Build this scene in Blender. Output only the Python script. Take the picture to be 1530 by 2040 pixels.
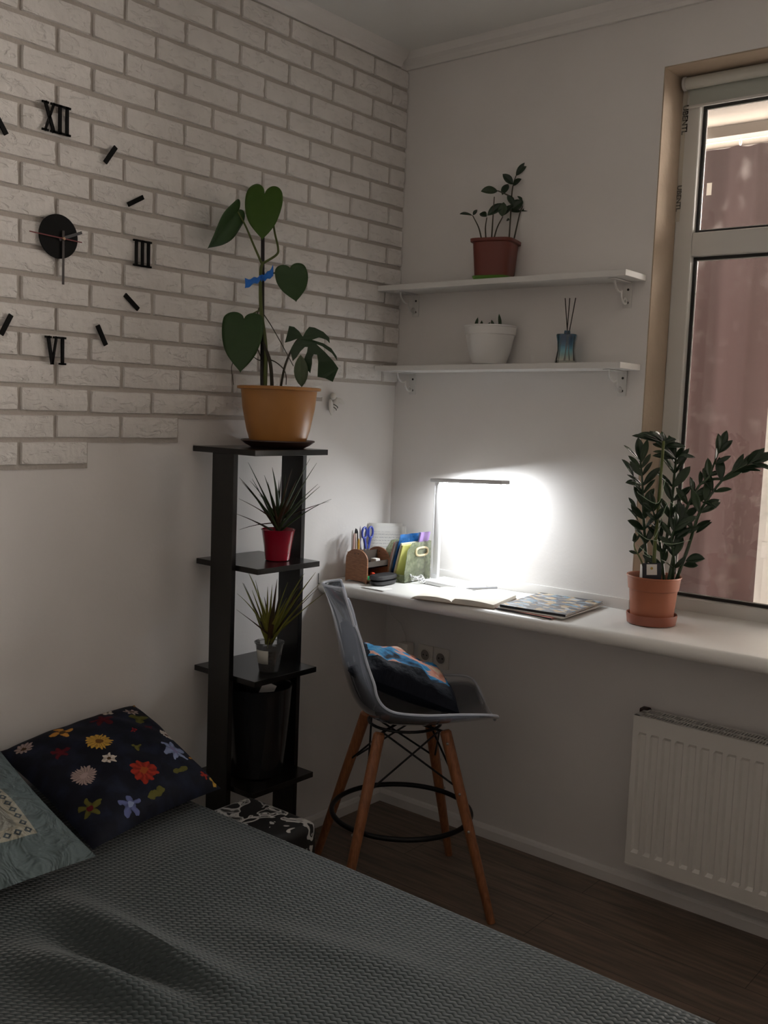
import bpy, bmesh, math, random
from mathutils import Vector, Matrix
for o in list(bpy.data.objects): bpy.data.objects.remove(o, do_unlink=True)
S = bpy.context.scene
C = S.collection
PI = math.pi
rnd = random.Random(7)

# ------------------------------------------------------------------ camera
CAM = Vector((2.529, -3.1354, 1.613))
RIGHT = Vector((0.7713792, 0.6352544, 0.0377630))
UP = Vector((-0.0938392, 0.0548543, 0.9940751))
FWD = Vector((-0.6294191, 0.7703525, -0.1019252))
FPX = 1992.72
cd = bpy.data.cameras.new('camera'); cam = bpy.data.objects.new('camera', cd); C.objects.link(cam)
cd.sensor_fit = 'HORIZONTAL'; cd.sensor_width = 36.0; cd.lens = FPX / 1530 * 36.0
cd.clip_start = 0.05; cd.clip_end = 200
m = Matrix((RIGHT, UP, -FWD)).transposed().to_4x4(); m.translation = CAM
cam.matrix_world = m
S.camera = cam

# ------------------------------------------------------------------ world, daylight, exposure
w = bpy.data.worlds.new('world'); S.world = w; w.use_nodes = True
bg = w.node_tree.nodes['Background']
bg.inputs[0].default_value = (1.0, 0.895, 0.825, 1); bg.inputs[1].default_value = 27.0
S.view_settings.view_transform = 'Standard'; S.view_settings.look = 'None'
S.view_settings.gamma = 1.0; S.view_settings.use_curve_mapping = False
S.view_settings.exposure = 0.0
LED_STRENGTH = 140.0
# light portal in the room's window opening (guides the daylight, gives off none itself)
ld = bpy.data.lights.new('window_portal', 'AREA'); ld.shape = 'RECTANGLE'; ld.size = 1.5; ld.size_y = 1.75
ld.cycles.is_portal = True
lo = bpy.data.objects.new('window_portal', ld); C.objects.link(lo)
lo.location = (1.81, 0.25, 1.85); lo.rotation_euler = (-PI/2, 0, 0)

# ------------------------------------------------------------------ helpers
def at(px, py, depth):
    """a point of the room seen at a place of the photograph, at a given distance along the view"""
    return CAM + depth * (FWD + RIGHT * ((px - 765) / FPX) + UP * ((1020 - py) / FPX))
def depth_of(p): return (Vector(p) - CAM).dot(FWD)

class MB:
    def __init__(s): s.v = []; s.f = []; s.uv = {}
    def add(s, vs, fs, uvs=None):
        o = len(s.v); s.v += [Vector(p) for p in vs]
        for i, f in enumerate(fs):
            if uvs: s.uv[len(s.f)] = [uvs[k] for k in f]
            s.f.append([k + o for k in f])
        return s
    def box(s, x0, x1, y0, y1, z0, z1, M=None):
        vs = [Vector((x, y, z)) for x in (x0, x1) for y in (y0, y1) for z in (z0, z1)]
        if M: vs = [M @ v for v in vs]
        return s.add(vs, [(0,1,3,2),(4,6,7,5),(0,4,5,1),(2,3,7,6),(0,2,6,4),(1,5,7,3)])
    def prism(s, poly, a, b, fn):
        """poly: list of 2-tuples; fn(p, t) -> 3D for t in (a, b)"""
        n = len(poly)
        vs = [fn(p, a) for p in poly] + [fn(p, b) for p in poly]
        fs = [list(range(n))[::-1], list(range(n, 2*n))] + [(i, (i+1) % n, n + (i+1) % n, n + i) for i in range(n)]
        return s.add(vs, fs)
    def lathe(s, prof, c=(0,0,0), n=32, M=None, sq=None):
        c = Vector(c); vs = []; fs = []
        for (r, z) in prof:
            for k in range(n):
                a = 2*PI*k/n; rr = r
                if sq: 
                    e = sq; rr = r / ((abs(math.cos(a))**e + abs(math.sin(a))**e) ** (1/e))
                p = Vector((rr*math.cos(a), rr*math.sin(a), z))
                vs.append((M @ p if M else p) + c)
        for j in range(len(prof)-1):
            for k in range(n):
                k2 = (k+1) % n
                fs.append((j*n+k, j*n+k2, (j+1)*n+k2, (j+1)*n+k))
        if prof[0][0] > 1e-6: fs.append(list(range(n))[::-1])
        if prof[-1][0] > 1e-6: fs.append([(len(prof)-1)*n + k for k in range(n)])
        return s.add(vs, fs)
    def tube(s, pts, rad, n=8, closed=False):
        pts = [Vector(p) for p in pts]; N = len(pts)
        if not hasattr(rad, '__len__'): rad = [rad]*N
        vs = []; fs = []; prev = None
        for i, p in enumerate(pts):
            if closed: t = pts[(i+1) % N] - pts[i-1]
            else: t = pts[min(i+1, N-1)] - pts[max(i-1, 0)]
            t.normalize()
            if prev is None:
                a = Vector((0,0,1)) if abs(t.z) < .9 else Vector((1,0,0))
                u = t.cross(a).normalized()
            else: u = (prev - t * prev.dot(t)).normalized()
            prev = u; v = t.cross(u)
            for k in range(n):
                a = 2*PI*k/n; vs.append(p + (u*math.cos(a) + v*math.sin(a))*rad[i])
        for i in range(N if closed else N-1):
            j = (i+1) % N
            for k in range(n):
                k2 = (k+1) % n; fs.append((i*n+k, i*n+k2, j*n+k2, j*n+k))
        if not closed: fs += [list(range(n))[::-1], [(N-1)*n+k for k in range(n)]]
        return s.add(vs, fs)
    def grid(s, fn, nu, nv, flip=False):
        vs = []; uv = []
        for j in range(nv+1):
            for i in range(nu+1):
                u, v = i/nu, j/nv; vs.append(fn(u, v)); uv.append((u, v))
        fs = []
        for j in range(nv):
            for i in range(nu):
                a = j*(nu+1)+i; f = (a, a+1, a+nu+2, a+nu+1); fs.append(f[::-1] if flip else f)
        return s.add(vs, fs, uv)
    def ball(s, c, r, n=16, M=None):
        prof = [(max(1e-7, math.sin(PI*i/10)), -math.cos(PI*i/10)) for i in range(11)]
        c = Vector(c); r = Vector(r) if hasattr(r, '__len__') else Vector((r, r, r))
        D = Matrix.Diagonal(r); MM = (M.to_3x3() @ D) if M else D
        return s.lathe(prof, c, n, MM)

def mesh_from(name, mb, bevel=0, seg=2, origin=Vector((0,0,0)), smooth=False, weld=False):
    me = bpy.data.meshes.new(name)
    me.from_pydata([v - origin for v in mb.v], [], mb.f)
    if mb.uv:
        l = me.uv_layers.new(name='UVMap')
        for i, p in enumerate(me.polygons):
            u = mb.uv.get(i)
            if u:
                for k, li in enumerate(p.loop_indices): l.data[li].uv = u[k]
    b = bmesh.new(); b.from_mesh(me)
    if weld: bmesh.ops.remove_doubles(b, verts=b.verts, dist=1e-5)
    bmesh.ops.recalc_face_normals(b, faces=b.faces)
    if bevel:
        es = [e for e in b.edges if len(e.link_faces) == 2 and e.calc_face_angle(0) > .5]
        bmesh.ops.bevel(b, geom=es, offset=bevel, segments=seg, affect='EDGES', profile=.5, clamp_overlap=True)
    b.to_mesh(me); b.free()
    if smooth:
        for p in me.polygons: p.use_smooth = True
        try: me.set_sharp_from_angle(angle=math.radians(38))
        except Exception: pass
    return me
def bbox_base(mb):
    xs = [v.x for v in mb.v]; ys = [v.y for v in mb.v]; zs = [v.z for v in mb.v]
    return Vector(((min(xs)+max(xs))/2, (min(ys)+max(ys))/2, min(zs)))
def build(name, mb, mat, parent=None, label=None, cat=None, group=None, kind=None, bevel=0, seg=2, smooth=True, solid=0, weld=False, sub=0):
    """one mesh object; a part when it has a parent (positions are given in the room's coordinates)"""
    if parent is None: org = bbox_base(mb)
    else: org = world_loc(parent)
    me = mesh_from(name, mb, bevel, seg, org, smooth, weld)
    me.materials.append(mat)
    o = bpy.data.objects.new(name, me); C.objects.link(o)
    if parent is None: o.location = org
    else: o.parent = parent
    if solid:
        md = o.modifiers.new('thickness', 'SOLIDIFY'); md.thickness = solid; md.offset = 0
    if sub:
        md = o.modifiers.new('smooth', 'SUBSURF'); md.levels = sub; md.render_levels = sub
    return tag(o, label, cat, group, kind)
def world_loc(o):
    v = Vector((0,0,0))
    while o: v += o.location; o = o.parent
    return v
def tag(o, label=None, cat=None, group=None, kind=None):
    if label: o['label'] = label
    if cat: o['category'] = cat
    if group: o['group'] = group
    if kind: o['kind'] = kind
    return o
def thing(name, loc, label, cat, group=None):
    o = bpy.data.objects.new(name, None); C.objects.link(o); o.location = loc; o.empty_display_size = .05
    return tag(o, label, cat, group)

# ------------------------------------------------------------------ materials
MATS = {}
def mat(name, col=(.8,.8,.8), rough=.5, metal=0, bump=None, var=None, trans=0, spec=.5, coat=0, alpha=None, sheen=0, emit=None):
    if name in MATS: return MATS[name]
    ma = bpy.data.materials.new(name); ma.use_nodes = True
    nt = ma.node_tree; b = nt.nodes['Principled BSDF']
    b.inputs['Base Color'].default_value = (*col, 1); b.inputs['Roughness'].default_value = rough
    b.inputs['Metallic'].default_value = metal; b.inputs['Specular IOR Level'].default_value = spec
    b.inputs['Coat Weight'].default_value = coat; b.inputs['Sheen Weight'].default_value = sheen
    tc = nt.nodes.new('ShaderNodeTexCoord')
    if var:     # (scale, amount[, stretch])
        n = nt.nodes.new('ShaderNodeTexNoise'); n.inputs['Scale'].default_value = var[0]; n.inputs['Detail'].default_value = 6
        vec = tc.outputs['Object']
        if len(var) > 2:
            mp = nt.nodes.new('ShaderNodeMapping'); mp.inputs['Scale'].default_value = var[2]
            nt.links.new(vec, mp.inputs[0]); vec = mp.outputs[0]
        nt.links.new(vec, n.inputs['Vector'])
        r = nt.nodes.new('ShaderNodeValToRGB')
        lo_ = [c*(1-var[1]) for c in col]; hi = [min(1, c*(1+var[1])) for c in col]
        r.color_ramp.elements[0].color = (*lo_, 1); r.color_ramp.elements[1].color = (*hi, 1)
        r.color_ramp.elements[0].position = .3; r.color_ramp.elements[1].position = .7
        nt.links.new(n.outputs[0], r.inputs[0]); nt.links.new(r.outputs[0], b.inputs['Base Color'])
    if bump:    # (scale, strength, distance)
        n2 = nt.nodes.new('ShaderNodeTexNoise'); n2.inputs['Scale'].default_value = bump[0]; n2.inputs['Detail'].default_value = 5
        nt.links.new(tc.outputs['Object'], n2.inputs['Vector'])
        bp = nt.nodes.new('ShaderNodeBump'); bp.inputs['Strength'].default_value = bump[1]; bp.inputs['Distance'].default_value = bump[2]
        nt.links.new(n2.outputs[0], bp.inputs['Height']); nt.links.new(bp.outputs[0], b.inputs['Normal'])
    if trans:
        b.inputs['Transmission Weight'].default_value = trans
    if emit:
        b.inputs['Emission Color'].default_value = (*emit[:3], 1); b.inputs['Emission Strength'].default_value = emit[3]
    MATS[name] = ma
    return ma
def clear(name, tint=(1,1,1), refl=.08, rough=.03, diffuse=0, dcol=(.8,.8,.8), dirt=None):
    """thin clear sheet: lets light straight through, reflects a little, with an optional milky film"""
    ma = bpy.data.materials.new(name); ma.use_nodes = True; nt = ma.node_tree; nt.nodes.clear()
    out = nt.nodes.new('ShaderNodeOutputMaterial')
    t = nt.nodes.new('ShaderNodeBsdfTransparent'); t.inputs[0].default_value = (*tint, 1)
    g = nt.nodes.new('ShaderNodeBsdfGlossy'); g.inputs['Roughness'].default_value = rough
    fr = nt.nodes.new('ShaderNodeFresnel'); fr.inputs['IOR'].default_value = 1.45
    ml = nt.nodes.new('ShaderNodeMath'); ml.operation = 'MULTIPLY_ADD'; ml.inputs[1].default_value = refl/.05; ml.inputs[2].default_value = 0; ml.use_clamp = True
    nt.links.new(fr.outputs[0], ml.inputs[0])
    mx = nt.nodes.new('ShaderNodeMixShader'); nt.links.new(ml.outputs[0], mx.inputs[0]); nt.links.new(t.outputs[0], mx.inputs[1]); nt.links.new(g.outputs[0], mx.inputs[2])
    last = mx
    if diffuse:
        d = nt.nodes.new('ShaderNodeBsdfDiffuse'); d.inputs[0].default_value = (*dcol, 1)
        tl = nt.nodes.new('ShaderNodeBsdfTranslucent'); tl.inputs[0].default_value = (*dcol, 1)
        m1 = nt.nodes.new('ShaderNodeMixShader'); m1.inputs[0].default_value = .5
        nt.links.new(d.outputs[0], m1.inputs[1]); nt.links.new(tl.outputs[0], m1.inputs[2])
        m2 = nt.nodes.new('ShaderNodeMixShader'); m2.inputs[0].default_value = diffuse
        if dirt:
            tc = nt.nodes.new('ShaderNodeTexCoord')
            n = nt.nodes.new('ShaderNodeTexNoise'); n.inputs['Scale'].default_value = dirt[0]; n.inputs['Detail'].default_value = 8
            nt.links.new(tc.outputs['Object'], n.inputs['Vector'])
            mr = nt.nodes.new('ShaderNodeMapRange'); mr.inputs[1].default_value = dirt[1]; mr.inputs[2].default_value = dirt[2]
            mr.inputs[3].default_value = diffuse; mr.inputs[4].default_value = dirt[3]
            nt.links.new(n.outputs[0], mr.inputs[0]); nt.links.new(mr.outputs[0], m2.inputs[0])
        nt.links.new(last.outputs[0], m2.inputs[1]); nt.links.new(m1.outputs[0], m2.inputs[2]); last = m2
    nt.links.new(last.outputs[0], out.inputs[0])
    return ma
def leafy(name, col, col2, rough=.38, transl=.25, bump=60):
    ma = bpy.data.materials.new(name); ma.use_nodes = True; nt = ma.node_tree
    b = nt.nodes['Principled BSDF']; b.inputs['Roughness'].default_value = rough
    out = nt.nodes['Material Output']
    tc = nt.nodes.new('ShaderNodeTexCoord'); n = nt.nodes.new('ShaderNodeTexNoise'); n.inputs['Scale'].default_value = bump; n.inputs['Detail'].default_value = 4
    nt.links.new(tc.outputs['Object'], n.inputs['Vector'])
    mx = nt.nodes.new('ShaderNodeMix'); mx.data_type = 'RGBA'
    mx.inputs[6].default_value = (*col, 1); mx.inputs[7].default_value = (*col2, 1)
    nt.links.new(n.outputs[0], mx.inputs[0]); nt.links.new(mx.outputs[2], b.inputs['Base Color'])
    tr = nt.nodes.new('ShaderNodeBsdfTranslucent'); nt.links.new(mx.outputs[2], tr.inputs[0])
    ms = nt.nodes.new('ShaderNodeMixShader'); ms.inputs[0].default_value = transl
    nt.links.new(b.outputs[0], ms.inputs[1]); nt.links.new(tr.outputs[0], ms.inputs[2]); nt.links.new(ms.outputs[0], out.inputs[0])
    return ma

M_wall = mat('white_wall_paint', (.80,.775,.755), .85, bump=(90,.12,.004), var=(3,.025))
M_brick = mat('white_painted_brick', (.78,.755,.725), .8, bump=(30,.55,.012), var=(14,.05))
def add_creases(ma):
    nt = ma.node_tree; b = nt.nodes['Principled BSDF']; old = b.inputs['Normal'].links[0].from_node
    tc = nt.nodes.new('ShaderNodeTexCoord'); oi = nt.nodes.new('ShaderNodeObjectInfo'); va = nt.nodes.new('ShaderNodeVectorMath'); va.operation = 'ADD'
    cb = nt.nodes.new('ShaderNodeCombineXYZ'); ml = nt.nodes.new('ShaderNodeMath'); ml.operation = 'MULTIPLY'; ml.inputs[1].default_value = 37
    nt.links.new(oi.outputs['Random'], ml.inputs[0]); nt.links.new(ml.outputs[0], cb.inputs[0]); nt.links.new(tc.outputs['Object'], va.inputs[0]); nt.links.new(cb.outputs[0], va.inputs[1])
    mp = nt.nodes.new('ShaderNodeMapping'); mp.inputs['Scale'].default_value = (1,.55,1.25); mp.inputs['Rotation'].default_value = (.35,0,0); nt.links.new(va.outputs[0], mp.inputs[0])
    n = nt.nodes.new('ShaderNodeTexNoise'); n.inputs['Scale'].default_value = 34; n.inputs['Detail'].default_value = 4; n.inputs['Distortion'].default_value = 1.2; nt.links.new(mp.outputs[0], n.inputs['Vector'])
    mr = nt.nodes.new('ShaderNodeMapRange'); mr.interpolation_type = 'SMOOTHSTEP'; mr.inputs[1].default_value = .30; mr.inputs[2].default_value = .47; nt.links.new(n.outputs[0], mr.inputs[0])
    bp = nt.nodes.new('ShaderNodeBump'); bp.inputs['Strength'].default_value = .55; bp.inputs['Distance'].default_value = .006; nt.links.new(mr.outputs[0], bp.inputs['Height']); nt.links.new(old.outputs[0], bp.inputs['Normal']); nt.links.new(bp.outputs[0], b.inputs['Normal'])
add_creases(M_brick)
M_mortar = mat('joint_shade_mortar', (.50,.46,.42), .95, bump=(80,.4,.006))  # shade in the brick joints put into this greyer mortar colour
M_ceil = mat('ceiling_paint', (.80,.80,.78), .9)
M_trim = mat('white_trim', (.80,.78,.76), .5)
M_reveal = mat('warm_lit_reveal', (.46,.37,.28), .9, bump=(50,.25,.006), var=(8,.06))  # warm daylight on the reveal put into its cream colour
M_pvc = mat('white_window_plastic', (.70,.69,.66), .3)
M_black = mat('black_rubber', (.012,.011,.011), .5)
M_sill = mat('white_sill_laminate', (.80,.79,.76), .28)
M_shelfw = mat('white_shelf_board', (.76,.75,.73), .45)
M_bracket = mat('white_bracket_metal', (.72,.71,.69), .45)
M_rad = mat('white_radiator_enamel', (.80,.78,.74), .35)
M_darkin = mat('recess_shade', (.02,.018,.016), .9)
M_wenge = mat('dark_wenge_board', (.008,.0068,.006), .24, var=(30,.4,(1,1,.06)), spec=.5)
M_blackp = mat('black_plastic', (.014,.014,.015), .2)

def wood_floor():
    ma = bpy.data.materials.new('brown_laminate_floor'); ma.use_nodes = True; nt = ma.node_tree; b = nt.nodes['Principled BSDF']
    b.inputs['Roughness'].default_value = .42
    tc = nt.nodes.new('ShaderNodeTexCoord')
    br = nt.nodes.new('ShaderNodeTexBrick'); br.inputs['Color1'].default_value = (.175,.128,.098,1); br.inputs['Color2'].default_value = (.205,.152,.118,1)
    br.inputs['Mortar'].default_value = (.05,.034,.024,1); br.inputs['Scale'].default_value = 1; br.inputs['Mortar Size'].default_value = .0012
    br.inputs['Brick Width'].default_value = 1.25; br.inputs['Row Height'].default_value = .19
    nt.links.new(tc.outputs['Object'], br.inputs['Vector'])
    mp = nt.nodes.new('ShaderNodeMapping'); mp.inputs['Scale'].default_value = (1.2,14,1); nt.links.new(tc.outputs['Object'], mp.inputs[0])
    n = nt.nodes.new('ShaderNodeTexNoise'); n.inputs['Scale'].default_value = 4; n.inputs['Detail'].default_value = 9; nt.links.new(mp.outputs[0], n.inputs['Vector'])
    r = nt.nodes.new('ShaderNodeValToRGB'); r.color_ramp.elements[0].color = (.55,.55,.55,1); r.color_ramp.elements[1].color = (1.35,1.3,1.25,1)
    r.color_ramp.elements[0].position = .3; r.color_ramp.elements[1].position = .72
    nt.links.new(n.outputs[0], r.inputs[0])
    mx = nt.nodes.new('ShaderNodeMix'); mx.data_type = 'RGBA'; mx.blend_type = 'MULTIPLY'; mx.inputs[0].default_value = 1
    nt.links.new(br.outputs[0], mx.inputs[6]); nt.links.new(r.outputs[0], mx.inputs[7]); nt.links.new(mx.outputs[2], b.inputs['Base Color'])
    return ma
def wood(name, col, rough=.45, axis=(6,6,.6)):
    return mat(name, col, rough, var=(22,.28,axis), bump=(60,.08,.003))

# ------------------------------------------------------------------ room shell
RX, RY, RZ = 3.3, -4.3, 2.97
JX, WX1, WZ0, WZ1 = 1.063, 2.55, .93, 2.745
structs = []
def struct(name, mb, ma, parent=None, **k):
    o = build(name, mb, ma, parent, kind=None if parent else 'structure', **k); return o
fl = struct('floor', MB().box(-.1, RX+.1, RY-.1, .3, -.06, 0), wood_floor(), label='brown wood-look laminate floor beside the bed', cat='floor')
struct('ceiling', MB().box(-.1, RX+.1, RY-.1, .3, RZ, RZ+.08), M_ceil, label='plain pale grey ceiling above the brick wall', cat='ceiling')
wl = struct('wall_left', MB().box(-.1, 0, RY-.1, .3, -.06, RZ), M_wall, label='white wall with painted brick cladding in stepped lower edge', cat='wall')
wb = MB()
wb.box(0, JX, 0, .3, -.06, RZ); wb.box(WX1, RX+.1, 0, .3, -.06, RZ)
wb.box(JX, WX1, 0, .3, -.06, WZ0-.005); wb.box(JX, WX1, 0, .3, WZ1, RZ)
struct('wall_back', wb, M_wall, label='plain white wall around the window behind the shelves', cat='wall')
struct('wall_right', MB().box(RX, RX+.1, RY-.1, 0, -.06, RZ), M_wall, label='plain white side wall beyond the window', cat='wall')
struct('wall_front', MB().box(0, RX, RY-.1, RY, -.06, RZ), M_wall, label='plain white wall facing the window', cat='wall')
# reveal lining (warm-lit colour)
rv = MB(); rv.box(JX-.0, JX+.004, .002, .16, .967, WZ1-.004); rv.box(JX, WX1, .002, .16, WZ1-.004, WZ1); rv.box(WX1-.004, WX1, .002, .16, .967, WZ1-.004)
struct('trim_1', rv, M_reveal, label='plastered reveal lining the window opening, warm daylight in its colour', cat='window reveal')
# cornice
prof = [(0,0),(.012,0),(.016,.012),(.022,.020),(.036,.030),(.045,.046),(.050,.053),(0,.053)]
cz = RZ - .053
struct('trim_2', MB().prism(prof, 0, RX, lambda p, t: Vector((t, -p[0], cz + p[1]))), M_trim, smooth=False, label='white moulded cornice above the shelf wall', cat='cornice')
struct('trim_3', MB().prism(prof, -.05, RY, lambda p, t: Vector((p[0], t, cz + p[1]))), M_trim, smooth=False, label='white moulded cornice above the brick wall', cat='cornice')
bprof = [(0,0),(.016,0),(.016,.035),(.010,.046),(.004,.050),(0,.050)]
struct('baseboard_back', MB().prism(bprof, 0, RX, lambda p, t: Vector((t, -p[0], p[1]))), M_trim, smooth=False, label='white baseboard under the radiator wall', cat='baseboard')
struct('baseboard_left', MB().prism(bprof, -.016, RY, lambda p, t: Vector((p[0], t, p[1]))), M_trim, smooth=False, label='white baseboard behind the black plant stand', cat='baseboard')
struct('trim_4', MB().box(.002, JX-.002, -.007, 0, .965, 1.003), M_trim, bevel=.002, label='white upstand strip along the wall behind the desk lamp', cat='trim')

# ------------------------------------------------------------------ brick cladding on the left wall
P, L, A0, ZB = .075, .2213, 1.6438, 1.717
BT, JT = .013, .010
rowend = {0: -.426, -1: -.758, -2: -1.09, -3: -1.4225}
def brick_mesh(length, seed):
    r = random.Random(seed); mb = MB(); nu, nv = 7, 3; hw = P - JT
    ch = .003
    def f(u, v):
        e = (u in (0, 1)) or (v in (0, 1))
        x = BT - .0025 + r.uniform(-.0012, .0006) if e else BT + r.uniform(-.0022, .0022)
        return Vector((x, -length/2 + ch + u*(length-2*ch) + (r.uniform(-.0015,.0015) if u in (0,1) else 0), ch + v*(hw-2*ch) + (r.uniform(-.001,.001) if v in (0,1) else 0)))
    vs = [f(i/nu, j/nv) for j in range(nv+1) for i in range(nu+1)]
    fs = [(j*(nu+1)+i, j*(nu+1)+i+1, (j+1)*(nu+1)+i+1, (j+1)*(nu+1)+i) for j in range(nv) for i in range(nu)]
    base = [Vector((0.0, s*length/2, z)) for (s, z) in ((-1,0),(1,0),(1,hw),(-1,hw))]
    n0 = len(vs); vs += base
    row = lambda j: [j*(nu+1)+i for i in range(nu+1)]; colm = lambda i: [j*(nu+1)+i for j in range(nv+1)]
    fs += [tuple(row(0)[::-1]) + (n0, n0+1), tuple(row(nv)) + (n0+2, n0+3), tuple(colm(0)) + (n0+3, n0), tuple(colm(nu)[::-1]) + (n0+1, n0+2)]
    mb.add(vs, fs); return mesh_from('brick', mb, smooth=False)
variants = [brick_mesh(L-JT, 100+i) for i in range(12)]
for me in variants: me.materials.append(M_brick)
YEND = -2.75
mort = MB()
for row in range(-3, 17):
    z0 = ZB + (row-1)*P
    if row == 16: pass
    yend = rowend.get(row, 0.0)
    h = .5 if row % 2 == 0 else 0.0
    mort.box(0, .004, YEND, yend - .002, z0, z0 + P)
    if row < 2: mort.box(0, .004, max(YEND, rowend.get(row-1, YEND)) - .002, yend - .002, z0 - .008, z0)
    edges = [-(A0 - (n+h)*L) for n in range(-6, 9)]
    edges = [e for e in edges if e < yend - 1e-3] + [yend]
    edges = [e for e in edges if e > YEND]
    for a, b in zip(edges[:-1], edges[1:]):
        ln = b - a - JT
        if b >= -.001: ln = b - a - JT/2 - .001
        if ln < .015: continue
        if abs(ln - (L-JT)) < .008: me = variants[rnd.randrange(12)]
        else:
            me = brick_mesh(ln, rnd.randrange(9999)); me.materials.append(M_brick)
        o = bpy.data.objects.new('brick', me); C.objects.link(o); o.parent = wl
        wloc = Vector((.001, (a + JT/2 + ln/2) + rnd.uniform(-.002,.002)*(b < -.01), z0 + JT/2 + rnd.uniform(-.0012,.0012)))
        o.location = wloc - world_loc(wl)
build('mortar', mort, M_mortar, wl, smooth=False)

# ------------------------------------------------------------------ window with two panes, blind
FY0, FY1 = .15, .215
wf = MB()
def frame_rect(mb, x0, x1, z0, z1, wdt, y0, y1):
    mb.box(x0, x0+wdt, y0, y1, z0, z1); mb.box(x1-wdt, x1, y0, y1, z0, z1)
    mb.box(x0+wdt, x1-wdt, y0, y1, z0, z0+wdt); mb.box(x0+wdt, x1-wdt, y0, y1, z1-wdt, z1)
GX0, GXM0, GXM1, GX1 = 1.130, 1.78, 1.86, 2.485
wf.box(1.067, GX0, FY0, FY1, .932, WZ1-.006); wf.box(GX1, WX1-.004, FY0, FY1, .932, WZ1-.006)
wf.box(GX0, GX1, FY0, FY1, .932, 1.010); wf.box(GX0, GX1, FY0, FY1, 2.655, WZ1-.006)
wf.box(GXM0, GXM1, FY0, FY1, 1.010, 2.655); wf.box(GX0, GXM0, FY0, FY1, 2.162, 2.240); wf.box(GXM1, GX1, FY0, FY1, 2.162, 2.240)
win = struct('window_1', wf, M_pvc, smooth=False, bevel=.004, label='white plastic window with a transom above the desk', cat='window')
M_pane = clear('window_glass', (.93,.93,.92), .05, .02, .02, (.75,.70,.66), dirt=(11, .56, .80, .16))
for (x0, x1) in ((GX0, GXM0), (GXM1, GX1)):
    for (z0, z1) in ((1.010, 2.162), (2.240, 2.655)):
        build('pane', MB().box(x0, x1, .186, .190, z0, z1), M_pane, win, smooth=False)
        g = MB(); frame_rect(g, x0, x1, z0, z1, .010, .176, .186)
        build('gasket', g, M_black, win, smooth=False)
        g = MB(); frame_rect(g, x0+.010, x1-.010, z0+.010, z1-.010, .003, .181, .186)
        build('glazing_bead', g, M_pvc, win, smooth=False)
# leftover printed protective film on the frame, worn lettering
cu = bpy.data.curves.new('t', 'FONT'); cu.body = 'UBENTL'; cu.size = .026; cu.extrude = .0003; cu.offset = .0008
to = bpy.data.objects.new('t', cu); C.objects.link(to); dg = bpy.context.evaluated_depsgraph_get()
tm = bpy.data.meshes.new_from_object(to.evaluated_get(dg)); bpy.data.objects.remove(to)
def text_part(verts_from, name, ma, parent, M):
    mb = MB(); mb.add([M @ v.co for v in verts_from.vertices], [list(p.vertices) for p in verts_from.polygons])
    return build(name, mb, ma, parent, smooth=False)
M_ink = mat('black_ink', (.02,.018,.016), .7)
Mt = Matrix.Translation((1.070, .1493, 2.66)) @ Matrix(((0,1,0,0),(0,0,1,0),(-1,0,0,0),(0,0,0,1)))
text_part(tm, 'lettering', M_ink, win, Mt)
Mt2 = Matrix.Translation((1.068, .1493, 2.40)) @ Matrix(((0,.8,0,0),(0,0,1,0),(-.9,0,0,0),(0,0,0,1)))
text_part(tm, 'lettering', M_ink, win, Mt2)
build('film_strip', MB().box(1.0672, 1.082, .149, .1496, 2.28, 2.72), mat('film', (.62,.58,.50), .5), win, smooth=False)
build('paper_scrap', MB().box(1.155, 1.172, .1845, .1855, 2.365, 2.405, None), clear('scrap_paper', (.9,.88,.85), .02, .5, .9, (.85,.82,.76)), win, smooth=False)

rb = thing('roller_blind', (1.8, .11, WZ1-.075), 'rolled-up pale grey-green roller blind at the window top', 'roller blind')
M_blind = mat('pale_green_blind', (.46,.49,.45), .8, bump=(400,.2,.002)); M_blindw = mat('blind_roll_fabric', (.64,.64,.59), .8)
RZc = WZ1 - .027; RYc = .118
MX = Matrix.Rotation(PI/2, 3, 'Y')
build('roll', MB().lathe([(.0195, 0), (.0195, 1.40)], (1.092, RYc, RZc), 28, MX), M_blindw, rb)
for x in (1.080, 2.496):
    build('end_cap', MB().lathe([(.018,0),(.0225,.002),(.0225,.008),(.018,.011)], (x, RYc, RZc), 28, MX), M_pvc, rb)
build('fabric', MB().box(1.095, 2.49, RYc+.0165, RYc+.018, 2.648, RZc), M_blind, rb, smooth=False)
build('bottom_bar', MB().box(1.095, 2.49, RYc+.012, RYc+.022, 2.642, 2.652), M_pvc, rb, bevel=.004)

# ------------------------------------------------------------------ enclosed balcony outside the window
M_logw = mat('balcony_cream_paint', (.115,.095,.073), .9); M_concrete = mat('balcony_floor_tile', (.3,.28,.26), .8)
lg = MB(); LY = 1.45
lg.box(-.9, -.8, .3, LY, -.06, 2.92); lg.box(3.5, 3.6, .3, LY, -.06, 2.92)
lg.box(-.9, 3.6, LY, LY+.1, -.06, .72)                      # parapet
lg.box(-.9, 3.6, .3, LY+.1, 2.90, 3.0)                      # balcony ceiling
lg.box(-.9, 3.6, 1.27, LY+.1, 2.825+.03, 2.90)              # head beam
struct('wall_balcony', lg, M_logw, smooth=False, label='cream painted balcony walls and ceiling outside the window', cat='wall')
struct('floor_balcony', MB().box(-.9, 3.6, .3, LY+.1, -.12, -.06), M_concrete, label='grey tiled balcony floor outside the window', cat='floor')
gz = MB()
for x in (-.8, .05, .95, 1.85, 2.75, 3.45): gz.box(x, x+.05, LY, LY+.05, .72, 2.856)
gz.box(-.8, 3.5, LY, LY+.05, 2.80, 2.856); gz.box(-.8, 3.5, LY, LY+.05, .72, .77)
struct('window_2', gz, M_pvc, smooth=False, label='white balcony glazing frames behind the mauve curtain', cat='window')
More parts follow.
